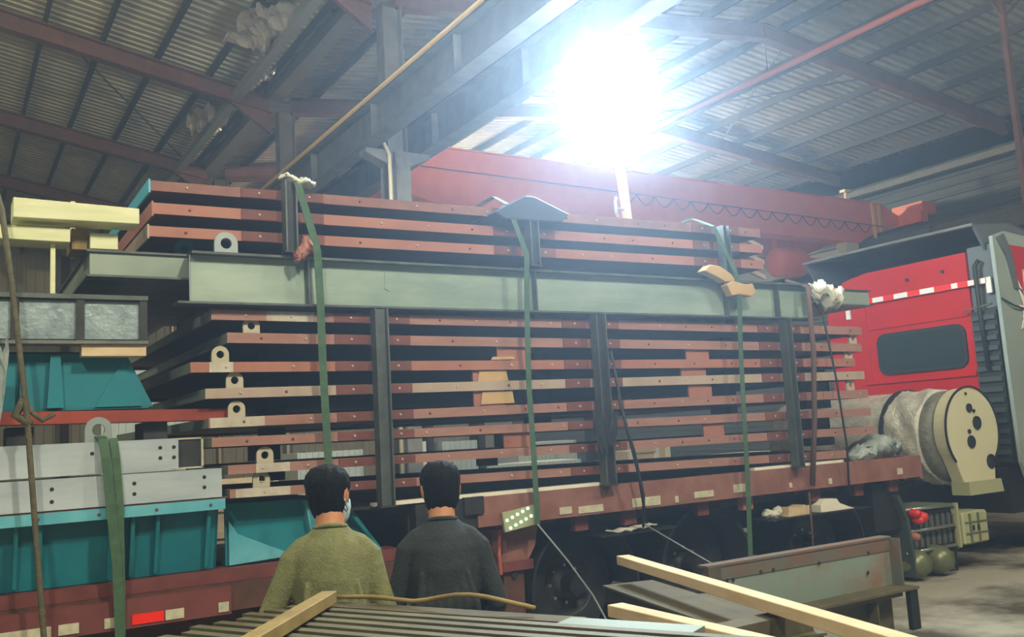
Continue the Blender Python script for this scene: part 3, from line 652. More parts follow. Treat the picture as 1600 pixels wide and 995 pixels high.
top_girder('topmost red girder of the load with a bright blue end plate', 1.24, 7.35, 3.84, 3.915, .072, .09, MATS['trailer_red'], MATS['blue_plate'], 9.2, 13)

# ------------------------------------------------------------------ load at the left on the lower deck
# teal troughs
def trough(label, xl, xr, z0, z1, yn, depth, ribs, flange=True, sl=.12):
    t = thing('steel_trough', label, 'trough', ((xl+xr)/2,yn+.4,z0))
    MB().prism([(yn+sl,z0),(yn+sl+.02,z0),(yn+.02,z1),(yn,z1)], 'x', xl, xr).build('side_plate', MATS['teal'], t)
    MB().box(xl,xr,yn+sl,yn+depth,z0,z0+.02).build('bottom_plate', MATS['teal'], t)
    MB().box(xl,xr,yn+depth-.02,yn+depth,z0,z1).build('far_plate', MATS['teal'], t)
    if flange: 
        f = MB().prism([(yn-.10,z1-.06),(yn-.09,z1-.06),(yn-.09,z1),(yn+.05,z1),(yn+.05,z1+.012),(yn-.10,z1+.012)], 'x', xl-.02, xr+.02).build('flange', MATS['teal_light'], t)
        x = xl+.3
        while x < xr: put('bolt', BOLT_D, f, (x,yn-.10,z1-.025)); x += .36
    for x in ribs: MB().prism([(yn-.07,z1-.03),(yn+.0,z1-.03),(yn+sl,z0+.02),(yn+sl-.05,z0+.02)], 'x', x-.012, x+.012).build('rib', MATS['teal'], t)
    MB().prism([(yn,z1),(yn+sl,z0),(yn+depth,z0),(yn+depth,z1)], 'x', xr-.02, xr).build('end_plate', MATS['teal'], t)
    return t
trough('long teal steel trough with a pale flange, low on the left of the trailer', -3.0, 1.70, 1.075, 1.56, 6.82, 1.6, (-.6,-.05,.42,.56,.98,1.12,1.28,1.62))
t = thing('steel_chute', 'short teal steel chute behind the two men', 'chute', (2.3,7.4,1.0))
MB().prism([(1.78,1.075),(2.95,1.075),(2.62,1.50),(1.78,1.52)], 'y', 6.98, 7.0).build('side_plate', MATS['teal'], t)
MB().prism([(2.93,1.075),(2.96,1.075),(2.63,1.52),(2.60,1.50)], 'y', 6.86, 7.0).build('edge_rib', MATS['teal'], t)
MB().prism([(2.43,1.075),(2.55,1.075),(2.47,1.5),(2.36,1.5)], 'y', 6.90, 6.98).build('edge_rib', MATS['teal_light'], t)
MB().box(1.78,2.9,7.0,8.3,1.075,1.1).build('bottom_plate', MATS['teal'], t)
MB().box(1.78,2.6,7.0,8.3,1.48,1.5).build('top_plate', MATS['teal'], t)
MB().prism([(1.80,1.40),(1.86,1.30),(2.2,1.14),(2.3,1.1),(1.80,1.08)], 'y', 6.95, 6.975).build('corner_gusset', MATS['teal_light'], t)
tag(MB().box(-6.5,3.1,6.84,7.1,.982,1.07).build('bearer_beam', MATS['trailer_maroon']), 'maroon steel bearer under the teal trough on the lower deck', 'beam')
# white channel beams
def channel(label, xl, xr, z0, z1, holes, yn=6.74, end=True):
    t = thing('channel_beam', label, 'beam', ((xl+xr)/2,yn+.15,z0), 'white channel beams')
    MB().box(xl,xr,yn,yn+.012,z0,z1).build('web', MATS['white_paint'], t)
    MB().box(xl,xr,yn+.012,yn+.32,z1-.012,z1).build('top_flange', MATS['white_paint'], t)
    MB().box(xl,xr,yn+.012,yn+.32,z0,z0+.012).build('bottom_flange', MATS['white_paint'], t)
    for x,z in holes: MB().lathe([(.001,-.002),(.013,-.002),(.013,.002)], (x,yn,z), 'y', 12).build('bolt_hole', MATS['black'], t)
    return t
ch = channel('upper white channel beam with a lug and green sling', -3.0, 1.41, 1.80, 2.01, ((.86,1.935),(1.29,1.95),(1.29,1.88),(1.38,1.95),(1.38,1.88),(.2,1.9)))
MB().box(1.41,1.58,6.84,6.855,1.81,2.0).build('web_extension', MATS['dark_steel'], ch)
MB().box(1.41,1.60,6.83,7.05,2.0,2.012).box(1.41,1.60,6.83,7.05,1.795,1.807).box(1.585,1.60,6.83,7.05,1.8,2.01).build('end_stub', MATS['lug_cream'], ch)
lug_mb(.90,2.01,6.745,6.775,.085,.04).build('lifting_lug', MATS['lug_grey'], ch)
channel('lower white channel beam resting above the teal flange', -3.0, 1.70, 1.585, 1.785, ((.62,1.72),(.62,1.64),(1.12,1.72),(1.12,1.65),(1.58,1.73),(1.58,1.66)), 6.73)
tag(MB().box(-3.0,1.74,6.74,7.1,1.572,1.584).build('packing_strip', MATS['primer_dark']), 'thin brown packing strip between the white beam and teal flange', 'strip')
tag(MB().skew(.3,1.80,6.86,7.06,2.15,2.234,2.13,2.21).build('bearer_beam', MATS['red_beam']), 'bright red-brown bar lying under the upper teal trough', 'bar')
for x in (.45,1.3): tag(MB().box(x-.08,x+.08,6.95,7.3,2.013,2.135).build('timber_block', MATS['dark_steel']), 'dark timber block under the left end of the red bar' if x<1 else 'dark timber block under the right end of the red bar', 'timber')
t = thing('steel_hopper', 'upper teal hopper with a slanted right end, above the red bar', 'hopper', (.4,7.4,2.24))
MB().prism([(-1.5,2.245),(1.28,2.245),(1.10,2.62),(-1.5,2.62)], 'y', 6.92, 6.94).build('side_plate', MATS['teal'], t)
MB().prism([(1.28,2.245),(1.10,2.62),(1.08,2.62),(1.26,2.245)], 'y', 6.94, 8.4).build('end_plate', MATS['teal'], t)
MB().box(-1.5,1.25,6.92,8.4,2.235,2.247).build('bottom_plate', MATS['teal'], t)
MB().prism([(.60,2.25),(.70,2.25),(.68,2.6),(.62,2.6)], 'y', 6.86, 6.92).build('rib', MATS['teal'], t)
MB().box(.44,.46,6.86,6.92,2.25,2.6).build('rib', MATS['teal'], t)
MB().prism([(1.20,2.25),(.90,2.25),(1.08,2.58)], 'y', 6.905,6.92).build('corner_gusset', MATS['teal'], t)
tag(MB().box(-2,1.12,7.25,8.3,2.625,2.665).build('packing_board', MATS['dark_steel']), 'dark board between the teal hopper and the framed panel', 'board')
# framed panel crate
t = thing('framed_panel', 'dark steel frame holding three silvery film-wrapped panels', 'panel frame', (.4,6.9,2.65))
xs = (-.50,.02,.40,.79,1.19)
for i in range(4):
    MB().box(xs[i]+.025,xs[i+1]-.025,6.79,6.83,2.705,2.965).build('panel', MATS['galv_film'], t)
for x in xs: MB().box(x-.025,x+.025,6.76,6.9,2.69,2.98).build('frame_post', MATS['dark_steel'], t)
MB().box(-.55,1.22,6.75,6.9,2.975,3.005).build('frame_rail', MATS['beam_edge'], t)
MB().box(-.55,1.22,6.75,6.9,2.67,2.692).build('frame_rail', MATS['galv_beam'], t)
MB().box(-.55,1.2,6.9,8.4,2.98,3.0).build('top_sheet', MATS['dark_steel'], t)
MB().box(1.19,1.21,6.9,8.4,2.69,2.98).build('end_sheet', MATS['dark_steel'], t)
tag(MB().box(.80,1.21,6.78,6.9,2.59,2.668).build('timber_plank', MATS['timber_tan']), 'short tan plank under the right end of the framed panels', 'plank')
# pale timber on top left
tag(MB().skew(.38,1.16,6.72,6.95,3.50,3.635,3.51,3.62).build('timber_beam', MATS['timber_pale'], bevel=.004), 'thick pale green timber beam topmost at the left edge', 'timber')
tag(MB().box(-.2,.73,6.80,7.05,3.37,3.465).build('timber_beam', MATS['timber_pale'], bevel=.003), 'pale timber under the thick beam, left one', 'timber')
tag(MB().box(.86,1.04,6.85,7.1,3.345,3.455).build('timber_beam', MATS['timber_pale'], bevel=.003), 'short pale timber block standing on the box beam', 'timber')
tag(MB().box(.75,.85,6.9,7.2,3.345,3.49).build('timber_block', MATS['timber_old']), 'brown timber block between the two pale pieces', 'timber')
tag(MB().box(.775,.805,7.2,7.24,3.345,3.76).build('timber_stick', MATS['timber_pale']), 'thin pale stick poking up behind the thick timber', 'stick')
tag(MB().box(.615,.645,6.86,6.89,3.02,3.369).build('timber_stick', MATS['timber_pale']), 'thin pale prop under the left pale timber', 'stick')
tag(crumple('plastic_sheet', (.30,6.64,2.62), .12, .08, MATS['plastic_wrap'], 21, .12, 10, .5), 'crumpled clear plastic sheet at the left edge beside the framed panels', 'plastic')

# ------------------------------------------------------------------ straps, rope, pads
def ribbon(pts, w, th, name, m, parent=None, nrm=(0,-1,0)):
    pts = [Vector(p) for p in pts]; b = MB(); vs = []; fs = []; N = Vector(nrm)
    for i,p in enumerate(pts):
        d = (pts[min(i+1,len(pts)-1)]-pts[max(i-1,0)]).normalized()
        s = Vector((1,0,0)); s = (s-d*s.dot(d)).normalized(); nn = d.cross(s).normalized()
        for su,sn in ((-1,-1),(1,-1),(1,1),(-1,1)): vs.append(p+s*su*w/2+nn*sn*th/2)
    for i in range(len(pts)-1):
        for k in range(4): fs.append((4*i+k,4*i+(k+1)%4,4*i+4+(k+1)%4,4*i+4+k))
    fs += [(0,1,2,3),(4*len(pts)-1,4*len(pts)-2,4*len(pts)-3,4*len(pts)-4)]
    return b.add(vs,fs).build(name, m, parent)
def strap(label, pts, w=.055, ratchet=None, hook=None):
    t = thing('cargo_strap', label, 'strap', pts[-1], 'green cargo straps')
    ribbon(pts, w, .005, 'webbing', MATS['strap_green'], t)
    if ratchet is not None:
        x,y,z = ratchet; MB().box(x-.04,x+.04,y-.03,y+.01,z-.09,z+.09).build('ratchet', MATS['dark_steel'], t)
    if hook: MB().tube(hook, .008, 6).build('hook_rope', MATS['lug_grey'], t)
    return t
strap('green strap over the load, left of the first post', [(2.3,9.3,3.9),(2.27,6.9,3.97),(2.27,6.62,3.90),(2.36,6.58,3.52),(2.40,6.58,3.36),(2.42,6.60,2.95),(2.43,6.62,2.5),(2.46,6.64,1.74),(2.47,6.70,1.10)], .06)
strap('green strap at the middle of the load, ending at the lamp cluster', [(4.3,9.3,3.97),(4.18,6.9,4.02),(4.14,6.62,3.88),(4.28,6.58,3.44),(4.26,6.60,2.9),(4.25,6.62,2.3),(4.26,6.62,1.7),(4.27,6.64,1.15)], .052, ratchet=None, hook=[(4.27,6.64,1.15),(4.45,6.5,.85),(4.62,6.4,.55),(4.7,6.3,.3)])
strap('green strap near the right end, hanging below the deck over the wheels', [(6.7,9.3,3.97),(6.56,6.9,4.0),(6.55,6.62,3.86),(6.74,6.56,3.40),(6.77,6.56,3.2),(6.76,6.60,2.6),(6.75,6.62,2.0),(6.72,6.62,1.3),(6.67,6.62,.60)], .06)
t = thing('lifting_sling', 'doubled green sling hanging from the white beam lug', 'sling', (1.0,6.6,.7))
ribbon([(.90,6.76,2.05),(.92,6.70,2.03),(.935,6.66,1.9),(.96,6.65,1.6),(1.0,6.66,1.2),(1.02,6.67,.7)], .06, .008, 'front_leg', MATS['strap_green'], t)
ribbon([(.99,6.735,2.03),(1.0,6.69,1.9),(1.02,6.68,1.6),(1.025,6.68,1.2),(1.03,6.685,.75)], .05, .008, 'back_leg', MATS['strap_green'], t)
t = thing('tie_rope', 'brown rope running down the load at the left edge', 'rope', (.5,6.55,.6))
MB().tube([(.28,6.9,3.75),(.31,6.62,3.52),(.36,6.56,3.1),(.46,6.55,2.2),(.52,6.55,1.4),(.56,6.5,.85),(.57,6.5,.4)], .018, 8).build('rope', MATS['rope_brown'], t, True)
MB().tube([(.44,6.62,2.30),(.5,6.55,2.2),(.55,6.6,2.16),(.62,6.62,2.2)], .016, 6).build('knot_tail', MATS['rope_brown'], t, True)
MB().tube([(.45,6.56,2.30),(.40,6.6,2.2),(.48,6.54,2.14)], .03, 6).build('knot', MATS['rope_brown'], t, True)
def rope(label, pts, r, m, group): tag(MB().tube(pts, r, 7).build('lashing_rope', MATS[m], None, True), label, 'rope', group)
rope('brown lashing band left of the loose end rope, over the right of the load', [(7.85,6.9,3.40),(7.83,6.6,3.28),(7.80,6.58,2.6),(7.74,6.6,1.9),(7.68,6.66,1.21)], .028, 'strap_brown', 'lashings at the right end')
rope('thin dark rope slanting down at the far right of the stack', [(8.03,6.85,3.36),(8.05,6.62,3.0),(8.14,6.6,2.3),(8.2,6.6,1.6),(8.24,6.66,1.1)], .012, 'black', 'lashings at the right end')
rope('dark chain rope beside the middle post, reaching below the deck', [(5.12,6.58,2.6),(5.2,6.56,2.0),(5.32,6.56,1.5),(5.42,6.62,1.05)], .013, 'black', 'lashings at the middle post')
rope('second dark rope beside the middle post, hanging slacker', [(5.15,6.56,2.2),(5.28,6.55,1.7),(5.36,6.56,1.3),(5.38,6.62,1.02)], .013, 'black', 'lashings at the middle post')
rope('thin line slanting from the deck edge down to the boards', [(5.40,6.62,1.04),(5.6,6.3,.82),(5.85,5.9,.55)], .006, 'lug_grey', 'thin lines')
rope('thin dark cord along the rear of the right wheels', [(7.62,6.66,1.15),(7.6,6.65,.8),(7.58,6.65,.4)], .010, 'strap_brown', 'thin lines')
tag(crumple('netting_bundle', (5.0,6.58,1.93), .22, .05, MATS['black_rubber'], 31, .22, 8, .2), 'dark bundle of netting tied to the middle post', 'netting')
def pad(name, c, sx, sy, sz, m, label, seed, cat='pad'):
    rnd = random.Random(seed); b = MB(); n = 18; rings = []
    ph = rnd.uniform(0,6)
    for i in range(n+1):
        u = i/n; s = math.sin(math.pi*u)**.5 if 0 < u < 1 else .08
        rings.append(((c[0]+(u-.5)*sx, c[1]+rnd.uniform(-.01,.01), c[2]+sz*.25*math.sin(ph+5*u)), (0,sy/2*s*(1+.2*rnd.uniform(-1,1)),0), (0,0,sz/2*s*(1+.25*rnd.uniform(-1,1)))))
    b.loft(rings, 22)
    for q,v in enumerate(b.v):
        w = min(sy,sz)*.14; v.x += rnd.uniform(-w,w)*.5; v.y += rnd.uniform(-w,w); v.z += rnd.uniform(-w,w)+w*1.2*math.sin(v.x*40+ph)
    return tag(b.build(name, m, None, True), label, cat)
def folded(name, poly, y0, y1, m, label): return tag(MB().prism(poly, 'y', y0, y1).build(name, m, None, False, .006), label, 'pad')
folded('edge_pad', [(6.33,3.39),(6.42,3.455),(6.56,3.44),(6.70,3.37),(6.76,3.30),(6.60,3.29),(6.50,3.335)], 6.57, 6.68, MATS['cardboard'], 'upper folded yellowish pad under the right strap')
folded('edge_pad', [(6.60,3.255),(6.68,3.30),(6.86,3.27),(6.96,3.285),(7.0,3.20),(6.93,3.15),(6.76,3.165),(6.66,3.15)], 6.55, 6.645, MATS['cardboard'], 'lower folded yellowish pad under the right strap')
pad('cloth_bundle', (8.12,6.60,3.22), .50, .2, .20, MATS['cloth_white'], 'white cloth bundle tied at the right end of the grey beam', 3, 'cloth')
pad('edge_pad', (2.30,6.70,3.92), .30, .18, .07, MATS['cloth_white'], 'pale rag on top of the short left post', 4)
pad('edge_pad', (2.30,6.60,3.36), .16, .10, .14, MATS['primer_orange'], 'rusty brown pad between strap and grey beam flange', 5)
tag(MB().prism([(4.0,3.80),(4.32,3.97),(4.42,3.97),(4.78,3.84),(4.70,3.76),(4.1,3.74)], 'y', 6.60, 7.1).build('edge_pad', MATS['tarp_dark'], bevel=.01), 'dark blue tarpaulin pad draped under the middle strap', 'pad')
pad('film_scrap', (9.0,6.9,1.50), .85, .35, .22, MATS['plastic_wrap'], 'crumpled plastic film heap at the front of the trailer deck', 6, 'plastic')

# ------------------------------------------------------------------ floodlight on the load
t = thing('floodlight', 'floodlight on a pale pole above the load, its globe shaped as the glare', 'lamp', (6.03,7.3,3.93))
LC = Vector((5.88,7.3,5.36))
MB().lathe([(.545*math.sin(math.radians(a))+.0005, -.655*math.cos(math.radians(a))) for a in range(0,181,10)], LC, 'z', 32).build('glare_globe', MATS['lamp_glow'], t, True)  # glowing globe stands in for the lamp's glare, larger than the lamp
MB().tube([(6.03,7.3,3.93),(5.95,7.3,4.80)], .05, 12).build('pole', MATS['pole_cream'], t, True)
MB().box(5.87,6.19,7.15,7.45,3.922,3.945).build('base_plate', MATS['dark_steel'], t)
MB().tube([(6.01,7.3,4.14),(5.87,7.27,4.15)], .016, 8).build('clamp_arm', MATS['steel_bright'], t)
MB().tube([(5.87,7.27,4.05),(5.85,7.27,4.10),(5.85,7.27,4.21),(5.87,7.27,4.26)], .018, 8).build('clamp_handle', MATS['steel_bright'], t)
# hall lamps behind the camera, then two added fill lamps farther in
for i,(x,y,z,wt) in enumerate(HALL_AND_FILL_LAMPS):
    t = thing('hall_or_fill_lamp', ['high bay lamp in the left bay behind the camera','high bay lamp overhead behind the camera','high bay lamp to the right behind the camera','added high bay fill lamp hidden beyond the bridge crane','added high bay fill lamp deep in the left bay, out of view'][i], 'lamp', (x,y,z), 'high bay lamps')
    MB().lathe([(.06,.55),(.12,.5),(.16,.3),(.36,.02),(.36,.0),(.15,.28),(.10,.45)], (x,y,z), 'z', 24).build('shade', MATS['hall_lamp_shade'], t, True)
    MB().tube([(x,y,z+.5),(x,y,rafter_z(x)+.4)], .015, 6).build('hanger', MATS['dark_steel'], t)
    ld = bpy.data.lights.new('bulb','POINT'); ld.energy = wt; ld.color = HALL_COLOR; ld.shadow_soft_size = .25
    lo = bpy.data.objects.new('bulb', ld); COL.objects.link(lo); lo.parent = t; lo.location = (0,0,-.3)

# ------------------------------------------------------------------ goods behind the trailer
def panel_stack(label, x0, x1, y, z0, z1, m='wall_light', ribs=True):
    t = thing('panel_stack', label, 'panels', ((x0+x1)/2,y+.5,0), 'goods stored behind the trailer')
    MB().box(x0,x1,y,y+.9,z0,z1).build('panels', MATS[m], t)
    if ribs:
        x = x0+.04
        while x < x1-.03: MB().box(x,x+.03,y-.02,y,z0+.01,z1-.01).build('rib', MATS[m], t); x += .11
    for x in (x0+.12,x1-.12): MB().box(x-.06,x+.06,y+.1,y+.8,0,z0).build('bearer', MATS['timber_old'], t)
    return t
panel_stack('white ribbed panels seen behind the green sweater man, left of his head', 5.18,6.37,15.47,0.71,1.80)
panel_stack('white ribbed panels seen right of the first post', 7.95,8.69,15.47,0.47,1.85)
panel_stack('low white ribbed panels behind the middle strap', 8.81,11.42,15.95,0.23,1.33)
panel_stack('white panel block seen between the right posts', 13.92,16.90,15.47,0.35,1.19)
panel_stack('white ribbed panels behind the left ends of the girders', 2.2,3.7,16.18,0.71,3.5)
panel_stack('upper white panels behind the middle post', 10.71,12.26,17.25,0.11,1.72)
def crate(label, x0, x1, y, z1):
    t = thing('timber_crate', label, 'crate', ((x0+x1)/2,y+.4,0), 'goods stored behind the trailer')
    MB().box(x0+.04,x1-.04,y+.05,y+.7,0.1,z1-.05).build('back_board', MATS['timber_tan'], t)
    for x in (x0,x1): MB().box(x-.04,x+.04,y-.03,y+.05,0,z1).build('upright', MATS['timber_white'], t)
    n = max(2,int(z1/.35))
    for k in range(n): MB().box(x0,x1,y-.02,y+.03,.15+k*(z1-.25)/(n-1),.24+k*(z1-.25)/(n-1)).build('slat', MATS['timber_tan'], t)
crate('tan timber crate just right of the first post', 6.84,7.56,15.47,1.88)
crate('low timber crate behind the left lugs', 3.45,4.64,14.99,1.48)
crate('tan timber crate right of the middle post', 12.38,13.09,15.47,1.48)
crate('small timber crate behind the right panels', 13.45,13.92,16.06,1.57)
for x,y,lab in ((7.79,15.7,'dark machine pillar beside the white panels'),(8.78,15.5,'dark machine pillar right of the white panels'),(11.6,15.6,'dark machine cabinet behind the middle strap')):
    t = thing('machine_pillar', lab, 'machine', (x,y,0), 'goods stored behind the trailer')
    MB().box(x-.07,x+.07,y-.07,y+.3,.08,2.6).build('pillar', MATS['dark_steel'], t)
    MB().box(x-.2,x+.2,y-.2,y+.4,0,.08).build('base', MATS['dark_steel'], t)
    MB().box(x-.12,x+.12,y-.12,y-.05,1.0,1.3).build('control_box', MATS['panel_grey'], t)
# packing scraps lit on the wheel guards
tag(MB().prism([(7.38,.917),(7.72,.917),(7.74,1.0),(7.62,1.02),(7.55,1.0),(7.40,1.01)], 'y', 6.75, 6.9).build('offcut_block', MATS['timber_tan']), 'cream offcut with a bolt hole lying on the wheel guard', 'offcut')
pad('packing_cloth', (7.24,6.84,.965), .26, .15, .09, MATS['cloth_white'], 'white cloth scrap beside the cream offcut on the wheel guard', 9, 'cloth')
tag(MB().prism([(7.88,.917),(8.42,.917),(8.34,.935),(8.18,.99),(8.14,1.04),(7.94,1.05),(7.88,.99)], 'y', 6.75, 6.92).build('offcut_block', MATS['timber_white']), 'stepped cream offcut, right one on the wheel guard', 'offcut')
pad('packing_cloth', (5.42,6.84,.995), .6, .14, .035, MATS['cloth_white'], 'white rag on top of the middle wheel guards', 10, 'cloth')

# ------------------------------------------------------------------ foreground steel and boards
def rail_dir(a, b2): d = Vector(b2)-Vector(a); return d.normalized()
# slatted bundle
A = Vector((1.02,3.84,0)); dirv = Vector((.44,-.90,0)).normalized(); sdv = Vector((-dirv.y,dirv.x,0))   # sdv points to the far right side
t = thing('bar_bundle', 'bundle of olive steel bars laid side by side in the foreground', 'steel bars', (1.2,3.2,0))
for k in range(9):
    o = A+sdv*(-.46+k*.085)+dirv*(.03*((k*7)%3)); e = o+dirv*2.4
    MB().bar((o.x,o.y,1.225),(e.x,e.y,1.225),.045,.05).build('bar', MATS['slat_olive'], t)
    MB().bar((o.x,o.y,1.15),(e.x,e.y,1.15),.07,.012).build('bar_foot', MATS['rust_olive'], t)
for s in (.25,1.1,1.9):
    c = A+dirv*s; a = c-sdv*.55; e = c+sdv*.35
    MB().bar((a.x,a.y,1.10),(e.x,e.y,1.10),.08,.08).build('cross_bearer', MATS['timber_old'], t)
    for q in (-.45,.25):
        p = c+sdv*q; MB().box(p.x-.05,p.x+.05,p.y-.05,p.y+.05,0,1.06).build('trestle_leg', MATS['rust_olive'], t)
o = A+sdv*.38; e = o+dirv*1.35
MB().bar((o.x,o.y,1.225),(e.x,e.y,1.225),.10,.02).build('side_plate', MATS['rust_olive'], t)
o = A+sdv*.30+dirv*1.32; 
MB().bar((o.x,o.y,1.235),(o.x+dirv.x*.5,o.y+dirv.y*.5,1.235),.14,.02).build('end_plate', MATS['plate_green'], t)
tag(MB().bar((1.37,3.74,1.285),(.55,2.67,1.285),.065,.05).build('timber_stick', MATS['timber_old'], bevel=.004), 'worn yellow timber batten lying across the bar bundle', 'timber')
pts = []
for k in range(15):
    u = k/14; p = A+sdv*.40+dirv*(.15+1.0*u); pts.append((p.x,p.y,1.26+.008*math.sin(u*math.pi*2.2)**2+(.03*math.sin(math.pi*(u-.45)/.55) if u>.45 else 0)))
tag(MB().tube(pts, .009, 8).build('hose_piece', MATS['timber_old'], None, True), 'bent olive hose along the far edge of the bar bundle', 'hose')

# rusty beams on the right
t = thing('rusty_h_beam', 'rusty steel beam with a grey-green web in the right foreground', 'beam', (5.6,5.0,.45))
MB().box(4.72,6.62,5.0,5.012,.53,.90).build('web', MATS['rust_web'], t)
MB().box(4.60,6.62,4.985,5.09,.895,.912).build('top_flange', MATS['rust'], t)
MB().box(4.72,6.60,4.992,5.0,.80,.895).build('rust_band', MATS['rust'], t)
MB().box(4.60,6.66,4.80,5.2,.51,.53).build('bottom_flange', MATS['rust_olive'], t)
MB().box(6.60,6.615,4.9,5.1,.53,.90).build('end_plate', MATS['rust'], t)
MB().box(4.60,4.72,4.98,5.03,.53,.90).build('splice_plate', MATS['rust_olive'], t)
for x,z in ((4.78,.79),(4.84,.79),(5.12,.81),(5.25,.81),(5.75,.80),(6.33,.81),(6.3,.66)): MB().lathe([(.001,-.002),(.014,-.002),(.014,.002)], (x,4.990,z), 'y', 10).build('bolt_hole', MATS['black'], t)
MB().box(6.56,6.66,4.82,4.86,.20,.51).build('foot_angle', MATS['black'], t)
t['group'] = 'rusty beams in the right foreground'
tag(MB().bar((4.0,4.72,.70),(3.35,3.2,.70),.42,.05).build('channel_piece', MATS['rust_olive']), 'flat rusty channel under the upper long board', 'steel')
def dark_channel(a, b2, label):
    t = thing('box_section', label, 'steel', ((a[0]+b2[0])/2,(a[1]+b2[1])/2,a[2]-.13), 'dark box sections under the boards')
    MB().bar(a, b2, .30, .20).build('body', MATS['dark_steel'], t)
    MB().bar((a[0],a[1],a[2]+.105),(b2[0],b2[1],b2[2]+.105),.34,.012).build('top_plate', MATS['rust_olive'], t)
dark_channel((3.7,4.75,.83),(3.25,3.0,.83),'dark box section under the boards, left one')
dark_channel((4.3,4.65,.70),(3.7,2.7,.70),'dark box section under the boards, right one')
t = thing('rusty_h_beam', 'dark rusty beam lying under the grey-green web on the floor', 'beam', (5.4,4.95,0), 'rusty beams in the right foreground')
MB().box(4.3,6.5,4.95,4.965,.03,.47).build('web', MATS['rust_olive'], t)
MB().box(4.3,6.5,4.84,5.15,.47,.50).build('top_flange', MATS['rust_olive'], t)
MB().box(4.3,6.5,4.80,5.15,0,.03).build('bottom_flange', MATS['rust_olive'], t)
for x in (4.8,5.5,6.2): MB().box(x-.008,x+.008,4.85,4.95,.03,.47).build('stiffener', MATS['rust_olive'], t)
t = thing('steel_trestle', 'low dark trestle under the box sections', 'trestle', (3.6,3.6,0))
for y in (3.0,4.45):
    MB().box(2.9,4.5,y-.06,y+.06,.38,.50).build('beam', MATS['black'], t)
    for x in (3.05,4.35): MB().box(x-.05,x+.05,y-.05,y+.05,0,.38).build('leg', MATS['black'], t)
tag(MB().bar((3.70,4.78,1.08),(2.70,1.35,1.08),.085,.055).build('timber_board', MATS['timber_tan'], bevel=.003), 'long clean tan board, upper of the two on the right', 'board')
tag(MB().bar((2.72,3.60,1.06),(2.62,1.6,1.06),.085,.055).build('timber_board', MATS['timber_tan'], bevel=.003), 'lower tan board, in front of the long one', 'board')
t = thing('sawhorse', 'low support under the near ends of the tan boards', 'stand', (2.75,2.0,0))
MB().box(2.3,3.3,1.75,1.85,.93,1.03).build('top_bar', MATS['timber_old'], t)
for x in (2.4,3.2): MB().box(x-.04,x+.04,1.76,1.84,0,.93).build('leg', MATS['timber_old'], t)
tag(MB().box(2.45,3.4,3.02,3.14,.94,1.03).build('timber_bearer', MATS['rust_olive']), 'short dark bearer lying across the box sections under the boards', 'timber')

# ------------------------------------------------------------------ people
def ell(c, rx, ry, tilt=0): return (c, (rx,0,0), (0,ry,0))
def limb(b, pts, rs, n=14):
    pts = [Vector(p) for p in pts]; rings = []; ref = Vector((0,1,0))
    for i,p in enumerate(pts):
        d = (pts[min(i+1,len(pts)-1)]-pts[max(i-1,0)]).normalized()
        a = ref-d*ref.dot(d)
        if a.length < .1: a = Vector((1,0,0))-d*d.x
        a.normalize(); bb = d.cross(a); rings.append((p, a*rs[i], bb*rs[i]))
    b.loft(rings, n)
def remeshed(b, name, m, parent, voxel, smooth=6, M=None):
    o = b.build(name, m, parent)
    md = o.modifiers.new('r','REMESH'); md.mode = 'VOXEL'; md.voxel_size = voxel; md.use_smooth_shade = True
    ms = o.modifiers.new('s','SMOOTH'); ms.iterations = smooth; ms.factor = .5
    dg = bpy.context.evaluated_depsgraph_get(); me = bpy.data.meshes.new_from_object(o.evaluated_get(dg), depsgraph=dg)
    o.modifiers.clear(); old = o.data; o.data = me; bpy.data.meshes.remove(old); me.name = name
    for p in me.polygons: p.use_smooth = True
    if not me.materials: me.materials.append(m)
    return o
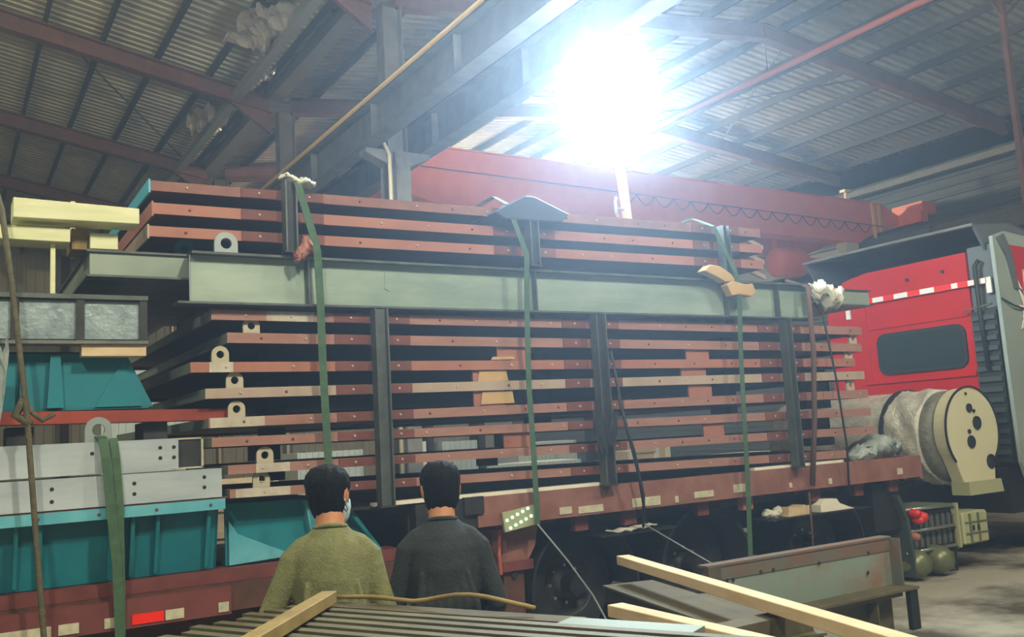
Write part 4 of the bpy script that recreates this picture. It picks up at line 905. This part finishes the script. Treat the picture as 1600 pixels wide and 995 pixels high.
def person(label, loc, yaw, height, head_yaw, head_pitch, top, legm, arms, mask, hairlow):
    t = thing('person', label, 'person', (0,0,0)); k = height/1.76
    H0 = Vector((0,0.03,1.628)); HS = 1.10                                   # head centre
    Rh = Matrix.Rotation(head_yaw,4,'Z') @ Matrix.Rotation(head_pitch,4,'X')
    def hp(v): return H0 + (Rh @ (Vector(v)*HS))
    def head_rings(g=0):
        prof = [(-.115,.045,.055,.035),(-.09,.058,.07,.025),(-.05,.068,.085,.012),(0,.074,.094,0),(.045,.076,.097,-.004),(.075,.064,.082,-.006),(.093,.042,.056,-.008),(.102,.012,.016,-.008)]
        return [(hp((0,oy,z)), (Rh@Vector((rx*HS,0,0))), (Rh@Vector((0,ry*HS,0)))) for z,rx,ry,oy in prof]
    b = MB(); b.loft(head_rings(), 24)
    # face: brow, nose, mouth, chin, ears
    for c,r in (((0,.108,-.018),.014),((0,.104,-.0),.010),((0,.098,-.058),.012),((0,.088,-.095),.022),((.03,.086,.022),.014),((-.03,.086,.022),.014)):
        rings = [(hp((c[0],c[1],c[2]+r*s)), Rh@Vector((r*q,0,0)), Rh@Vector((0,r*q,0))) for s,q in ((-1,.1),(-.6,.8),(0,1),(.6,.8),(1,.1))]; b.loft(rings, 8)
    for s in (-1,1):
        rings = [(hp((s*(.076+.004*q),-.012,z)), Rh@Vector((.009*w,0,0)), Rh@Vector((0,.02*w,0))) for z,w,q in ((-.035,.4,0),(-.02,.9,.5),(.005,1.1,1),(.025,.9,1),(.034,.3,.6))]; b.loft(rings, 10)
    limb(b, [(0,-.02,1.40),(0,-.012,1.47),(0,.005,1.54),H0+Vector((0,0,-.04))], [.08,.066,.062,.06])
    # trunk and legs
    b.loft([ell((0,0,.86),.15,.11),ell((0,0,.95),.165,.12),ell((0,0,1.08),.14,.105),ell((0,0,1.25),.165,.115),ell((0,-.005,1.37),.17,.10),ell((0,-.012,1.44),.10,.075)], 20)
    for s in (-1,1):
        limb(b, [(s*.09,0,.92),(s*.10,0,.72),(s*.10,.01,.48),(s*.10,-.01,.30),(s*.10,-.02,.09)], [.09,.082,.055,.052,.036])
        limb(b, [(s*.10,-.05,.04),(s*.10,.05,.04),(s*.105,.17,.03)], [.04,.042,.03])
    for s,(el,wr,fd) in zip((-1,1),arms):
        sh = Vector((s*.16,-.01,1.37)); el = Vector(el); wr = Vector(wr); fd = Vector(fd).normalized()
        limb(b, [sh,(sh+el)/2,el,(el*.6+wr*.4),wr], [.052,.047,.041,.04,.027])
        side = fd.cross(Vector((0,1,0))); side = side.normalized() if side.length > .1 else Vector((1,0,0)); nn = side.cross(fd).normalized()
        pc = wr+fd*.05; b.loft([(wr, side*.026, nn*.02),(wr+fd*.03, side*.037, nn*.018),(wr+fd*.075, side*.041, nn*.016),(wr+fd*.098, side*.038, nn*.012)], 12)
        for q,(off,L) in enumerate(((-.03,.068),(-.01,.078),(.011,.074),(.031,.058))):
            p0 = wr+fd*.088+side*off; p1 = p0+fd*L*.45+nn*.006; p2 = p0+fd*L*.78+nn*.02; p3 = p0+fd*L*.95+nn*.034
            limb(b, [p0,p1,p2,p3], [.0095,.009,.0085,.007], 8)
        th = wr+fd*.03-side*s*.03; limb(b, [th, th+fd*.035-side*s*.022+nn*.01, th+fd*.065-side*s*.026+nn*.02], [.013,.011,.009], 8)
    body = remeshed(b, 'body', MATS['skin'], t, .0065, 4)
    # top garment
    g = MB()
    g.loft([ell((0,0,.84),.19,.135),ell((0,-.01,.90),.195,.14),ell((0,-.02,1.0),.165,.13),ell((0,-.02,1.15),.16,.135),ell((0,-.022,1.28),.168,.14),ell((0,-.02,1.37),.165,.125),ell((0,-.02,1.425),.135,.105),ell((0,-.012,1.468),.095,.086),ell((0,-.008,1.495),.078,.074)], 28)
    for s,(el,wr,fd) in zip((-1,1),arms):
        sh = Vector((s*.165,-.015,1.375)); el = Vector(el); wr = Vector(wr)
        sh = Vector((s*.15,-.015,1.375)); limb(g, [(s*.06,-.015,1.435),(s*.115,-.015,1.408),(s*.163,-.017,1.36),(sh*.6+el*.4),el,(el*.55+wr*.45),wr+(el-wr)*.06], [.05,.056,.060,.056,.050,.046,.039])
    # folds
    rnd = random.Random(int(height*1000))
    for kx in range(7):
        x = -.15+.05*kx; a = rnd.uniform(.95,1.05); limb(g, [(x,-.125,a),(x*.85+.01,-.145,1.12),(x*.7,-.135,1.27)], [.016,.022,.010], 8)
    gar = remeshed(g, top[1], MATS[top[0]], t, .009, 4)
    cl = MB(); 
    limb(cl, [(0,-.010,1.482),(0,-.006,1.502)], [.082,.077], 24); remeshed(cl, 'collar', MATS[top[0]], gar, .009, 2)
    hm = MB(); limb(hm, [(0,-.005,.825),(0,-.005,.865)], [.17,.175], 24)
    l = MB()
    l.loft([ell((0,0,.80),.17,.125),ell((0,0,.90),.178,.13),ell((0,0,1.0),.165,.12)], 22)
    for s in (-1,1): limb(l, [(s*.085,0,.90),(s*.10,0,.70),(s*.105,.01,.48),(s*.105,-.01,.28),(s*.105,-.02,.10)], [.098,.095,.078,.072,.066])
    remeshed(l, 'trousers', MATS[legm], t, .012, 4)
    for s in (-1,1):
        sh = MB(); sh.loft([((s*.102,-.085,.045),(.04,0,0),(0,0,.045)),((s*.102,-.05,.055),(.048,0,0),(0,0,.055)),((s*.102,.05,.05),(.048,0,0),(0,0,.05)),((s*.105,.15,.035),(.045,0,0),(0,0,.034)),((s*.105,.205,.028),(.025,0,0),(0,0,.025))], 14)
        sh.build('shoe', MATS['black'], t, True)
    # hair: thick cap over crown and back of the head
    h = MB(); vs = []; fs = []; n = 48; m = 18
    rnd = random.Random(4)
    HP = [(-.115,.045,.055,.035),(-.09,.058,.07,.022),(-.05,.068,.085,.010),(0,.074,.094,0),(.045,.076,.097,-.004),(.075,.064,.082,-.006),(.093,.042,.056,-.008),(.102,.012,.016,-.008)]
    def prof_at(z):
        for q in range(len(HP)-1):
            if HP[q][0] <= z <= HP[q+1][0]:
                u = (z-HP[q][0])/(HP[q+1][0]-HP[q][0]); return [HP[q][w]*(1-u)+HP[q+1][w]*u for w in (1,2,3)]
        return HP[-1][1:] if z > 0 else HP[0][1:]
    for j in range(m+1):
        for i in range(n):
            a = 2*math.pi*i/n; sn = math.sin(a)                   # sn = -1 at the back of the head
            low = hairlow if sn < -.45 else (hairlow+(.0-hairlow)*(sn+.45)/.45 if sn < 0 else (.0+.055*min(1,sn/.5)))
            u = j/m; z = .102-(.102-low)*(u**1.9)
            rx,ry,oy = prof_at(z); tk = (.020-.012*u)*(1+.25*math.sin(13*a+5*u))+rnd.uniform(-.0015,.0015)
            top = .024*(1-u)**1.3
            sq = min(1, u*5)
            vs.append(hp(((rx+tk*sq)*math.cos(a), oy+(ry+tk*sq)*sn, z+top)))
    for j in range(m):
        for i in range(n): fs.append((j*n+i,j*n+(i+1)%n,(j+1)*n+(i+1)%n,(j+1)*n+i))
    fs.append(tuple(range(n)))
    ho = h.add(vs,fs).build('hair', MATS['hair'], t, True); md = ho.modifiers.new('thick','SOLIDIFY'); md.thickness = .012; md.offset = -1
    if mask:
        mk = MB(); mk.loft([(hp((0,.022,-.118)),Rh@Vector((.052,0,0)),Rh@Vector((0,.066,0))),(hp((0,.024,-.09)),Rh@Vector((.069,0,0)),Rh@Vector((0,.086,0))),(hp((0,.022,-.05)),Rh@Vector((.077,0,0)),Rh@Vector((0,.10,0))),(hp((0,.018,-.02)),Rh@Vector((.076,0,0)),Rh@Vector((0,.098,0)))], 20)
        mo = mk.build('face_mask', MATS['mask_blue'], t, True)
        for s in (-1,1): MB().tube([hp((s*.072,.03,-.03)),hp((s*.083,-.01,-.0)),hp((s*.084,-.025,-.02)),hp((s*.072,.02,-.06))], .003, 6).build('ear_loop', MATS['mask_blue'], mo)
    for s in (-1,1):
        ey = MB(); ey.loft([(hp((s*.03,.088,.005+.008*q)),Rh@Vector((.012*w,0,0)),Rh@Vector((0,.010*w,0))) for q,w in ((-1,.2),(-.5,.9),(0,1),(.5,.9),(1,.2))], 10); ey.build('eye', MATS['white_mark'], t, True)
    t.location = loc; t.rotation_euler = (0,0,yaw); t.scale = (k,k,k); 
    return t
person('man in an olive green sweater and face mask standing with his back turned', (1.51,4.08,0), math.radians(-20), 1.81, math.radians(-30), math.radians(-2), ('sweater_olive','sweater'), 'trousers',
       (((-.285,-.04,1.10),(-.36,.10,.90),(-.1,.5,-.8)),((.235,-.04,1.10),(.25,.10,.86),(.05,.35,-.9))), True, -.088)
person('man in a dark jacket with his back turned, right of the other man', (2.06,4.05,0), math.radians(-26), 1.79, math.radians(6), math.radians(-10), ('jacket_dark','jacket'), 'trousers',
       (((-.24,-.02,1.10),(-.21,.2,.95),(.3,.8,-.4)),((.245,-.02,1.10),(.21,.2,.95),(-.3,.8,-.4))), False, -.085)
